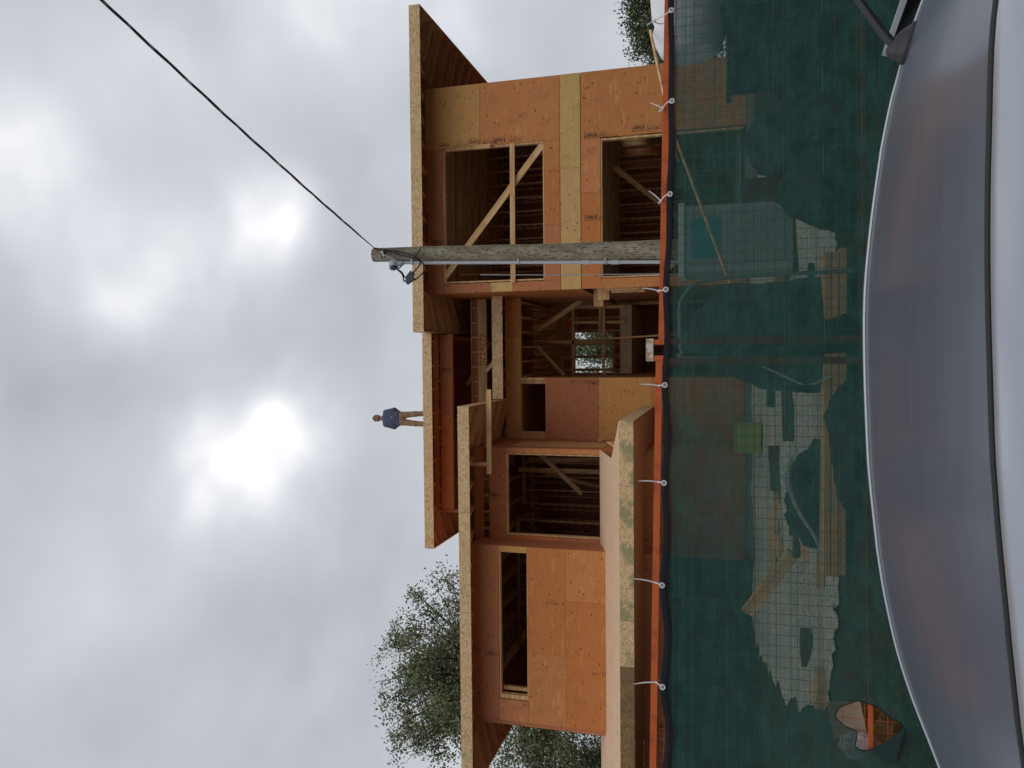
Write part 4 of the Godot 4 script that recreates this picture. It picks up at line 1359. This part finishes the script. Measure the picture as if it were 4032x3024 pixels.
func slab_at(parent: Node, called: String, m: Material, at: Vector3, size: Vector3) -> MeshInstance3D:
	var mb := MB.new()
	mb.box(size, Transform3D(), off())
	var o := put(parent, called, mb, m, at)
	o.rotation.y = atan2(-FENCE_DIR.z, FENCE_DIR.x)
	return o


# ---------------------------------------------------------------- things on the site
func mound(called: String, label: String, category: String, at: Vector3, size: Vector3, m: Material, seed: int, rough := 0.25) -> void:
	var mb := MB.new()
	var nz := noise(seed, 1.4, 4)
	var rows := []
	for a in 25:
		var row := []
		var th := PI * 0.5 * a / 24.0
		for b in 49:
			var ph := TAU * b / 48.0
			var d := Vector3(sin(th) * cos(ph), cos(th), -sin(th) * sin(ph))
			row.append(d * size * (1.0 + nz.get_noise_3dv(d * 0.9) * rough * 2.0 + nz.get_noise_3dv(d * 4.0) * rough * 0.35))
		rows.append(row)
	mb.grid(rows, Vector2(0.1, 0.1))
	tag(put(self, called, mb, m, at - Vector3(0, 0.03, 0)), label, category)


func make_site() -> void:
	var gh := func(x: float, z: float) -> float: return ground_height(x, z)
	# portable toilet
	var t := thing("portable_toilet", "grey portable toilet with teal door panel seen through the net right of the pole", "portable toilet", "", Vector3(1.62, ground_height(0, -11.5) - 0.03, -11.5))
	slab(t, "cabin", mat(Color(0.55, 0.58, 0.58), 0.5), -0.46, 0.46, 0.08, 1.5, 0.5, -0.5)
	slab(t, "base", M.black, -0.5, 0.5, 0.0, 0.078, 0.54, -0.54)
	var dr := slab(t, "door", mat(Color(0.50, 0.53, 0.53), 0.5), -0.34, 0.36, 0.2, 1.45, 0.53, 0.502)
	slab(dr, "door_panel", mat(Color(0.12, 0.48, 0.51), 0.4), -0.28, 0.27, 0.2, 0.58, 0.03, 0.016)
	slab(t, "roof", mat(Color(0.75, 0.78, 0.78), 0.5), -0.5, 0.5, 1.502, 1.58, 0.54, -0.54)
	# tarp heaps
	var tarp := mat(Color(0.045, 0.07, 0.085), 0.6)
	var tarp2 := mat(Color(0.06, 0.085, 0.11), 0.6)
	mound("tarp_heap", "large dark tarp covered heap behind the net left of the pole", "tarp heap", Vector3(0.2, ground_height(0, -8.3), -8.3), Vector3(0.62, 1.5, 0.6), tarp, 201, 0.14)
	mound("tarp_heap", "low dark tarp heap behind the net near the right edge of the pole", "tarp heap", Vector3(2.2, ground_height(0, -8.6), -8.6), Vector3(0.5, 0.95, 0.5), tarp2, 202, 0.16)
	mound("tarp_heap", "long low dark tarp behind the net under the green stained canopy", "tarp heap", Vector3(-1.6, ground_height(0, -9.2), -9.2), Vector3(0.62, 0.5, 0.45), tarp, 203, 0.16)
	mound("tarp_heap", "dark tarp heap behind the net at the right edge of the photo", "tarp heap", Vector3(2.8, ground_height(0, -7.5), -7.5), Vector3(0.8, 0.9, 0.5), tarp2, 204, 0.14)
	mound("tarp_heap", "dark tarp heap behind the net below the yellow green crate", "tarp heap", Vector3(-0.75, ground_height(0, -7.4), -7.4), Vector3(0.6, 0.34, 0.4), tarp, 205, 0.16)
	# scraps scattered over the yard
	var sr := RandomNumberGenerator.new()
	sr.seed = 909
	var scrap := [mat(Color(0.17, 0.18, 0.18), 0.8), M.lumber, mat(Color(0.30, 0.24, 0.19), 0.9), mat(Color(0.12, 0.16, 0.17), 0.7), M.lumber]
	for k in 26:
		var sx := sr.randf_range(-3.8, 2.4)
		var sz := sr.randf_range(-9.0, -13.5)
		var l := sr.randf_range(0.25, 1.1)
		var mb2 := MB.new()
		mb2.box(Vector3(l, sr.randf_range(0.04, 0.16), sr.randf_range(0.08, 0.3)), Transform3D(), off())
		var kind := sr.randi() % 5
		var o := put(self, "wood_offcut" if kind in [1, 4] else "dark_offcut", mb2, scrap[kind], Vector3(sx, ground_height(sx, sz) + 0.09, sz))
		o.rotation = Vector3(sr.randfn() * 0.08, sr.randfn() * 0.5, sr.randfn() * 0.06)
		tag(o, "pale board offcut lying on the gravel yard behind the net" if kind in [1, 4] else "dark scrap piece lying on the gravel yard behind the net", "offcut", "pale offcuts on the yard" if kind in [1, 4] else "dark scraps on the yard")
	# hoop of pipe
	var hp := MB.new()
	hp.tube(smooth([Vector3(0.78, 0.5, -7.75), Vector3(0.75, 1.75, -7.75), Vector3(0.58, 2.05, -7.75), Vector3(0.30, 2.08, -7.75), Vector3(0.05, 2.06, -7.75), Vector3(-0.02, 1.95, -7.75), Vector3(-0.05, 0.5, -7.75)], 6), [0.02], 8)
	tag(put(self, "pipe_hoop", hp, mat(Color(0.46, 0.50, 0.50), 0.5)), "bent pale pipe hoop behind the net beside the fence joint", "pipe")
	# crate, red box, planks and boards
	var cr := thing("crate", "yellow green plastic crate behind the net left of the fence joint", "crate", "", Vector3(-1.57, ground_height(0, -15.5) + 0.02, -15.5))
	slab(cr, "body", mat(Color(0.55, 0.60, 0.22), 0.5), -0.28, 0.28, 0.0, 0.46, 0.2, -0.2)
	slab(cr, "rim", mat(Color(0.50, 0.55, 0.2), 0.5), -0.31, 0.31, 0.462, 0.5, 0.22, -0.22)
	var rb := thing("fuel_can", "dark red can behind the net right of the pole", "can", "", Vector3(1.62, 1.13, -7.95))
	slab(rb, "body", mat(Color(0.33, 0.06, 0.07), 0.5), -0.1, 0.1, 0.0, 0.34, 0.1, -0.1)
	slab(rb, "handle", mat(Color(0.2, 0.04, 0.05), 0.5), -0.07, 0.07, 0.342, 0.38, 0.02, -0.02)
	mound("tarp_heap", "dark tarp heap behind the net with the red can standing on it", "tarp heap", Vector3(1.62, ground_height(0, -7.95), -7.95), Vector3(0.42, 0.68, 0.4), tarp2, 206, 0.12)
	slab_thing("lumber_stack", "low stack of long pale boards lying in front of the pale yard behind the net", "board stack", Vector3(-0.55, 0.66, -7.9), Vector3(3.1, 0.2, 0.30), 3, M.lumber)
	var rib := [[[Vector3(-1.1, 0.95, -8.85), Vector3(-1.35, 1.0, -8.74), Vector3(-1.65, 0.9, -8.68), Vector3(-1.95, 0.72, -8.7), Vector3(-2.3, 0.58, -8.8)], "white plastic strip curling over the heap left of the crate"], [[Vector3(-0.1, 1.3, -7.85), Vector3(-0.2, 1.1, -7.75), Vector3(-0.28, 0.9, -7.72), Vector3(-0.2, 0.72, -7.66), Vector3(-0.17, 0.56, -7.62)], "white plastic strip hanging over the heap behind the fence joint"]]
	for q in rib:
		var rm := MB.new()
		var rr := []
		for p in smooth(q[0], 6):
			rr.append([p + Vector3(0, 0.022, 0.01), p - Vector3(0, 0.022, -0.01), p - Vector3(0, 0.02, 0.02)])
		rm.grid(rr)
		tag(put(self, "plastic_strip", rm, M.plastic_white), q[1], "plastic strip", "white plastic strips on the heaps")
	var lp := beam(self, "leaning_plank", M.lumber, Vector3(-3.55, 1.36, -11.0), Vector3(-2.6, 0.78, -10.7), 0.05, 0.17)
	tag(lp, "tan plank lying slanted on the pale yard behind the net", "plank")
	var st := MB.new()
	st.tube([Vector3(2.95, 2.35, -9.3), Vector3(0.85, 1.62, -8.8), Vector3(0.6, 1.5, -8.75)], [0.018], 7)
	tag(put(self, "long_pole", st, M.lumber), "long thin wooden pole slanting across the portable toilet behind the net", "pole")
	# white drum up on a dark skip, and the stick in front of it
	var D := thing("plastic_drum", "white ribbed plastic drum lying above the fence at the right edge", "drum", "", Vector3(2.46, 1.84, -6.5))
	var prof := [Vector2(0.0, 0.0), Vector2(0.2, 0.0), Vector2(0.24, 0.03), Vector2(0.29, 0.14), Vector2(0.298, 0.2), Vector2(0.285, 0.235), Vector2(0.275, 0.28), Vector2(0.295, 0.33), Vector2(0.298, 0.5), Vector2(0.28, 0.56), Vector2(0.298, 0.62), Vector2(0.29, 0.78), Vector2(0.24, 0.9), Vector2(0.0, 0.9)]
	var mb := MB.new()
	mb.lathe(prof, Transform3D(Basis(Vector3(0, 0, 1), -PI / 2 + 0.05), Vector3(-0.02, 0.08, 0)), 28)
	put(D, "shell", mb, M.plastic_white)
	mb = MB.new()
	mb.lathe([Vector2(0.0, -0.012), Vector2(0.045, -0.012), Vector2(0.05, 0.0)], Transform3D(Basis(Vector3(0, 0, 1), -PI / 2 + 0.05), Vector3(-0.022, -0.08, 0.06)), 14)
	put(D, "bung", mb, mat(Color(0.8, 0.78, 0.78), 0.5))
	var S := thing("skip_bin", "dark blue steel skip behind the net under the white drum", "skip", "", Vector3(3.2, 0.4, -6.6))
	slab(S, "body", mat(Color(0.075, 0.11, 0.17), 0.6), -0.85, 1.4, 0.0, 1.19, 0.5, -0.7)
	slab(S, "lip", mat(Color(0.06, 0.09, 0.14), 0.6), -0.9, 1.45, 1.192, 1.24, 0.55, -0.75)
	for k in 3:
		slab(S, "rib", mat(Color(0.06, 0.09, 0.14), 0.6), -0.6 + k * 0.8, -0.52 + k * 0.8, 0.05, 1.18, 0.54, 0.502)
	var sk := MB.new()
	sk.tube([Vector3(2.64, 2.235, -6.4), Vector3(1.82, 2.06, -5.6), Vector3(1.24, 1.936, -5.035)], [0.012, 0.012, 0.012], 7)
	tag(put(self, "broom_stick", sk, M.lumber), "pale wooden stick poking up beside the white drum", "stick")
	# what shows in the tear: cream board, white bag, leaf litter
	var cp0 := fence_point(-2.185, 0.955, -0.16)
	var cb := slab(self, "cream_panel", mat(Color(0.82, 0.74, 0.63), 0.6), cp0.x - 0.1, cp0.x + 0.1, cp0.y - 0.09, cp0.y + 0.10, cp0.z, cp0.z - 0.02)
	cb.rotation = Vector3(-0.3, 0.1, 0.2)
	tag(cb, "cream panel leaning behind the hole in the net", "panel")
	var bag := MB.new()
	var bz := noise(9, 2.5, 4)
	var rows := []
	for a in 15:
		var row := []
		for b in 25:
			var th := PI * a / 14.0
			var ph := TAU * b / 24.0
			var d := Vector3(sin(th) * cos(ph), cos(th), -sin(th) * sin(ph))
			row.append(d * Vector3(0.075, 0.1, 0.07) * (1 + bz.get_noise_3dv(d * 1.3) * 0.35))
		rows.append(row)
	bag.grid(rows, Vector2(0.12, 0.2))
	var bg := put(self, "plastic_bag", bag, mat(Color.WHITE, 0.35, 0, streak_texture(131, Color(0.90, 0.89, 0.91), Color(0.94, 0.94, 0.96), Color(0.86, 0.84, 0.86), 128, 128, 2, 2, 0.34, Color(0.8, 0.2, 0.12)), Vector3(1, 1, 1)), fence_point(-2.295, 0.91, -0.09))
	tag(bg, "white plastic bag with red print caught in the hole of the net", "bag")
	mound("leaf_litter_heap", "golden brown heap of leaf litter behind the hole in the net", "leaf litter", Vector3(-2.3, ground_height(0, -5.3), -5.35), Vector3(0.6, 0.48, 0.35), mat(Color.WHITE, 0.95, 0, streak_texture(132, Color(0.40, 0.28, 0.13), Color(0.55, 0.40, 0.18), Color(0.14, 0.10, 0.06), 256, 256, 4, 4), Vector3(2, 2, 1)), 215, 0.3)


func slab_thing(called: String, label: String, category: String, at: Vector3, size: Vector3, count: int, m: Material) -> void:
	var t := thing(called, label, category, "", at - Vector3(0, size.y / 2, 0))
	var h := size.y / count
	for k in count:
		slab(t, "board", m, -size.x / 2 + rng.randf() * 0.05, size.x / 2 - rng.randf() * 0.05, k * h, (k + 1) * h - 0.008, size.z / 2, -size.z / 2)


# ---------------------------------------------------------------- car
func along_table(p: Array, x: float) -> float:
	x = clampf(x, p[0][0], p[-1][0])
	for k in p.size() - 1:
		if x >= p[k][0] and x <= p[k + 1][0]:
			var a: float = p[maxi(k - 1, 0)][1]
			var d: float = p[mini(k + 2, p.size() - 1)][1]
			return cubic_interpolate(p[k][1], p[k + 1][1], a, d, (x - p[k][0]) / (p[k + 1][0] - p[k][0]))
	return p[-1][1]


func roof_point(x: float, w: float) -> Vector3:
	# w runs from -1 at the near moulding to 1 at the far edge; the car stands on the kerb side slope of the street
	var far := along_table([[-1.6, 0.93], [-1.1, 1.12], [-0.95, 1.19], [-0.8, 1.246], [-0.64, 1.303], [-0.5, 1.337], [-0.39, 1.355], [-0.21, 1.373], [0.07, 1.382], [0.22, 1.374], [0.41, 1.352], [0.53, 1.327], [0.68, 1.282], [0.85, 1.215], [1.1, 1.11], [1.6, 0.93]], x)
	var near := along_table([[-1.6, 0.93], [-1.1, 1.13], [-0.8, 1.255], [-0.6, 1.298], [-0.45, 1.322], [-0.34, 1.335], [-0.15, 1.352], [-0.03, 1.358], [0.1, 1.362], [0.24, 1.362], [0.4, 1.356], [0.6, 1.322], [0.85, 1.23], [1.1, 1.12], [1.6, 0.93]], x)
	return Vector3(x, lerpf(near, far, (w + 1) / 2) + 0.008 * (1 - w * w), lerpf(-0.99, -1.66, (w + 1) / 2))


func make_car() -> void:
	var C := thing("parked_car", "dark silver car with roof aerial parked in front of the screened fence", "car")
	var zc := -1.325
	var patch := func(x0: float, x1: float, w0: float, w1: float, nx: int, nw: int) -> MB:
		var rows := []
		for a in nx + 1:
			var row := []
			var x := lerpf(x0, x1, float(a) / nx)
			for b in nw + 1: row.append(roof_point(x, lerpf(w0, w1, float(b) / nw)))
			rows.append(row)
		var mb := MB.new()
		rows.reverse()
		mb.grid(rows, Vector2(0.05, 0.04))
		return mb
	put(C, "roof", patch.call(-0.95, 0.70, -0.985, 0.985, 50, 28), M.paint)
	put(C, "windscreen", patch.call(-1.6, -0.955, -0.98, 0.98, 12, 14), M.glass_dark)
	put(C, "rear_window", patch.call(0.73, 1.6, -0.98, 0.98, 12, 14), M.glass_dark)
	for s in [-1.0, 1.0]:
		# moulding in the roof joint, then the side rail that rolls over to the doors
		var path := []
		var rows := [[], [], [], [], [], [], [], []]
		for a in 51:
			var x := lerpf(-0.95, 0.70, a / 50.0)
			var e := roof_point(x, s)
			path.append(e + Vector3(0, 0.0 if s < 0 else 0.0015, 0))
			var k := 0
			for q in [[0.007, -0.001], [0.014, 0.002], [0.035, 0.0], [0.07, -0.007], [0.10, -0.018], [0.125, -0.04], [0.145, -0.075], [0.155, -0.1]]:
				rows[k].append(e + Vector3(0, q[1], -s * q[0]))
				k += 1
		var mb := MB.new()
		mb.tube(path, [0.0042 if s < 0 else 0.003], 8)
		put(C, "roof_moulding", mb, M.rubber if s < 0 else M.trim_light)
		mb = MB.new()
		if s > 0: rows.reverse()
		mb.grid(rows, Vector2(0.05, 0.1))
		put(C, "roof_rail", mb, M.rail_paint)
		mb = MB.new()
		var top := []
		var bot := []
		for a in 51:
			var x := lerpf(-0.95, 0.70, a / 50.0)
			top.append(roof_point(x, s) + Vector3(0, -0.1, -s * 0.155))
			bot.append(Vector3(x * 1.25, 0.93, zc - s * 0.62))
		mb.grid([top, bot] if s < 0 else [bot, top])
		put(C, "side_window", mb, M.glass_dark)
	# body
	var st := [[-2.25, 0.55, 0.52], [-2.15, 0.72, 0.60], [-1.8, 0.84, 0.65], [-1.55, 0.92, 0.66], [-0.5, 0.94, 0.66], [0.6, 0.95, 0.66], [1.6, 0.94, 0.65], [2.0, 0.92, 0.62], [2.15, 0.7, 0.6], [2.18, 0.4, 0.58]]
	var rows := []
	for q in st:
		var row := []
		for p in [[-0.92, 0.24], [-1.0, 0.45], [-0.99, 0.72], [-0.95, 0.95], [-0.85, 1.0], [0, 1.02], [0.85, 1.0], [0.95, 0.95], [0.99, 0.72], [1.0, 0.45], [0.92, 0.24]]:
			row.append(Vector3(q[0], p[1] * q[1] if p[1] > 0.3 else 0.24, zc - p[0] * q[2]))
		rows.append(row)
	rows.reverse()
	var bm := MB.new()
	bm.grid(rows, Vector2(0.1, 0.1))
	put(C, "body", bm, M.paint)
	for x in [-1.35, 1.35]:
		for s in [-1.0, 1.0]:
			var wn := MB.new()
			var tr := Transform3D(Basis(Vector3(1, 0, 0), PI / 2), Vector3(x, 0.31, zc + s * 0.57))
			wn.lathe([Vector2(0.2, -0.1), Vector2(0.29, -0.1), Vector2(0.31, -0.07), Vector2(0.31, 0.07), Vector2(0.29, 0.1), Vector2(0.2, 0.1)], tr, 24)
			var wheel := put(C, "wheel", wn, M.rubber)
			var rm := MB.new()
			rm.lathe([Vector2(0.0, -0.09), Vector2(0.2, -0.09), Vector2(0.2, 0.09), Vector2(0.0, 0.09)], tr, 24)
			put(wheel, "rim", rm, M.rim)
	# aerial at the far tail corner of the roof: a wedge foot and a tapered mast
	var ab := roof_point(0.585, 0.86)
	var slope := -0.30
	var an := MB.new()
	var ring := []
	for q in [[-0.004, 0.038, 0.022, 0.0], [0.007, 0.038, 0.022, 0.0], [0.0071, 0.034, 0.019, 0.0], [0.022, 0.026, 0.014, -0.002], [0.034, 0.012, 0.009, -0.006], [0.038, 0.003, 0.003, -0.008]]:
		var row := []
		for a in 21:
			var th := TAU * a / 20.0
			var cx: float = signf(cos(th)) * pow(absf(cos(th)), 0.6) * q[1] + q[3]
			row.append(ab + Vector3(cx, q[0] + cx * slope, -sin(th) * q[2]))
		ring.append(row)
	ring.reverse()
	an.grid(ring)
	var base := put(C, "aerial_base", an, M.antenna)
	an = MB.new()
	an.tube([ab + Vector3(-0.006, 0.024, 0), ab + Vector3(0.03, 0.05, 0), ab + Vector3(0.21, 0.165, 0)], [0.0085, 0.008, 0.0045], 10)
	put(base, "aerial_mast", an, M.antenna)
	# tail spoiler: light lip over a dark slot
	var sp := MB.new()
	sp.bar(Vector3(0.615, 1.333, -1.74), Vector3(1.0, 1.21, -1.74), 0.03, 0.013)
	put(C, "spoiler_lip", sp, M.trim_light)
	sp = MB.new()
	sp.bar(Vector3(0.625, 1.312, -1.725), Vector3(1.0, 1.185, -1.725), 0.03, 0.03)
	put(C, "spoiler_body", sp, M.glass_dark)


# ---------------------------------------------------------------- trees
func tree(called: String, label: String, at: Vector3, crown: Vector3, size: Vector3, leaves: int, leaf: float, tones: Array, seed: int, category := "tree", droop := 0.0, limbs := 26) -> void:
	var r := RandomNumberGenerator.new()
	r.seed = seed
	var T := thing(called, label, category, "", at)
	var wood := MB.new()
	var c := crown - at
	var tips := []
	var trunk_r := 0.012 * (c.y + size.y) + 0.05
	var fork := c.y - size.y * 0.55
	wood.tube(smooth([Vector3(0, -0.2, 0), Vector3(c.x * 0.3, fork * 0.5, c.z * 0.3), Vector3(c.x * 0.8, fork, c.z * 0.8), Vector3(c.x, c.y + size.y * 0.5, c.z)], 4), [trunk_r, trunk_r, trunk_r * 0.95, trunk_r * 0.9, trunk_r * 0.85, trunk_r * 0.8, trunk_r * 0.75, trunk_r * 0.7, trunk_r * 0.6, trunk_r * 0.5, trunk_r * 0.4, trunk_r * 0.3, trunk_r * 0.15], 9)
	for k in limbs:
		var d := Vector3(r.randfn(), r.randfn() * 0.8 + 0.25, r.randfn()).normalized()
		var end := c + d * size * r.randf_range(0.72, 0.98)
		var h := clampf(fork + (end.y - fork) * r.randf_range(0.1, 0.5), fork * 0.7, c.y + size.y * 0.3)
		var s := Vector3(c.x, h, c.z)
		var mid := s.lerp(end, 0.5) + Vector3(r.randfn() * 0.2, size.y * 0.10, r.randfn() * 0.2)
		var pts := smooth([s, mid, end], 4)
		var br := trunk_r * 0.3
		wood.tube(pts, [br, br * 0.85, br * 0.7, br * 0.6, br * 0.5, br * 0.4, br * 0.3, br * 0.2, br * 0.1], 5, false)
		for j in 9:
			var t := 0.3 + 0.7 * r.randf()
			var p: Vector3 = pts[int(t * (pts.size() - 1))]
			var e := p + Vector3(clampf(r.randfn(), -1.6, 1.6), clampf(r.randfn(), -1.6, 1.6) * 0.7 - droop * 1.2, clampf(r.randfn(), -1.6, 1.6)) * size * 0.14
			wood.tube([p, p.lerp(e, 0.5) + Vector3(0, 0.12, 0), e], [br * 0.18, br * 0.12, br * 0.05], 4, false)
			tips.append([p, e])
	put(T, "trunk", wood, mat(Color(0.20, 0.17, 0.14), 0.95))
	var fol := MB.new()
	fol.colored = true
	# leaves grow in clumps along the twigs, with bare stretches between
	for k in leaves:
		var tw: Array = tips[r.randi() % tips.size()]
		var t := r.randf()
		t = clampf(snappedf(t, 0.34) + r.randfn() * 0.07, 0, 1.1)
		var p: Vector3 = tw[0].lerp(tw[1], t) + Vector3(r.randfn(), r.randfn() - droop * absf(r.randfn()) * 1.6, r.randfn()) * (0.12 + leaf * 0.7)
		var ax := Vector3(r.randfn(), r.randfn() - 0.5 - droop, r.randfn()).normalized()
		var sd := ax.cross(Vector3(r.randfn(), r.randfn(), r.randfn())).normalized()
		var l := leaf * r.randf_range(0.7, 1.35)
		var tone: Color = tones[r.randi() % tones.size()]
		fol.tint = tone * r.randf_range(0.75, 1.25)
		fol.quad(p, p + ax * l * 0.5 + sd * l * 0.27, p + ax * l, p + ax * l * 0.5 - sd * l * 0.27)
	var fm := mat(Color.WHITE, 0.7)
	fm.vertex_color_use_as_albedo = true
	fm.backlight_enabled = true
	fm.backlight = Color(0.25, 0.3, 0.1)
	put(T, "crown", fol, fm)


func make_trees() -> void:
	var green := [Color(0.17, 0.215, 0.115), Color(0.20, 0.24, 0.125), Color(0.145, 0.185, 0.10), Color(0.18, 0.215, 0.11), Color(0.27, 0.235, 0.10)]
	var dark := [Color(0.07, 0.10, 0.04), Color(0.09, 0.125, 0.045), Color(0.12, 0.15, 0.05), Color(0.06, 0.08, 0.04)]
	var yellow := [Color(0.40, 0.36, 0.05), Color(0.30, 0.32, 0.06), Color(0.16, 0.2, 0.05)]
	tree("broadleaf_tree", "tall rounded broadleaf tree rising behind the left roof", Vector3(-16.0, 1.2, -35), Vector3(-15.3, 12.2, -35), Vector3(6.6, 6.9, 5.4), 78000, 0.15, green, 511, "tree", 0.15, 75)
	tree("drooping_tree", "drooping green tree between the left wall and the canopy at the bottom edge", Vector3(-19.8, 1.2, -32), Vector3(-19.4, 7.2, -32), Vector3(4.6, 4.9, 3.5), 70000, 0.12, green, 502, "tree", 0.7, 40)
	tree("broadleaf_tree", "dense dark tree right of the house behind the white drum", Vector3(15.4, 1.2, -33), Vector3(15.0, 3.4, -33), Vector3(3.5, 2.9, 3.0), 80000, 0.12, dark, 503, "tree", 0.0, 60)
	tree("broadleaf_tree", "leafy tree glimpsed through the hall opening of the house", Vector3(0.3, 1.2, -37), Vector3(0.2, 6.4, -37), Vector3(4.0, 3.6, 3.0), 26000, 0.15, green, 504, "tree", 0.0, 24)
	tree("yellow_bush", "yellow leaved bush glimpsed through the garage back opening", Vector3(8.3, 1.1, -29), Vector3(8.2, 3.7, -29), Vector3(2.2, 1.7, 1.2), 9000, 0.14, yellow, 505, "bush", 0.0, 14)


func _ready() -> void:
	rng.seed = 4242
	make_view()
	make_materials()
	make_ground()
	make_house()
	make_person()
	make_pole()
	make_fence()
	make_site()
	make_car()
	make_trees()
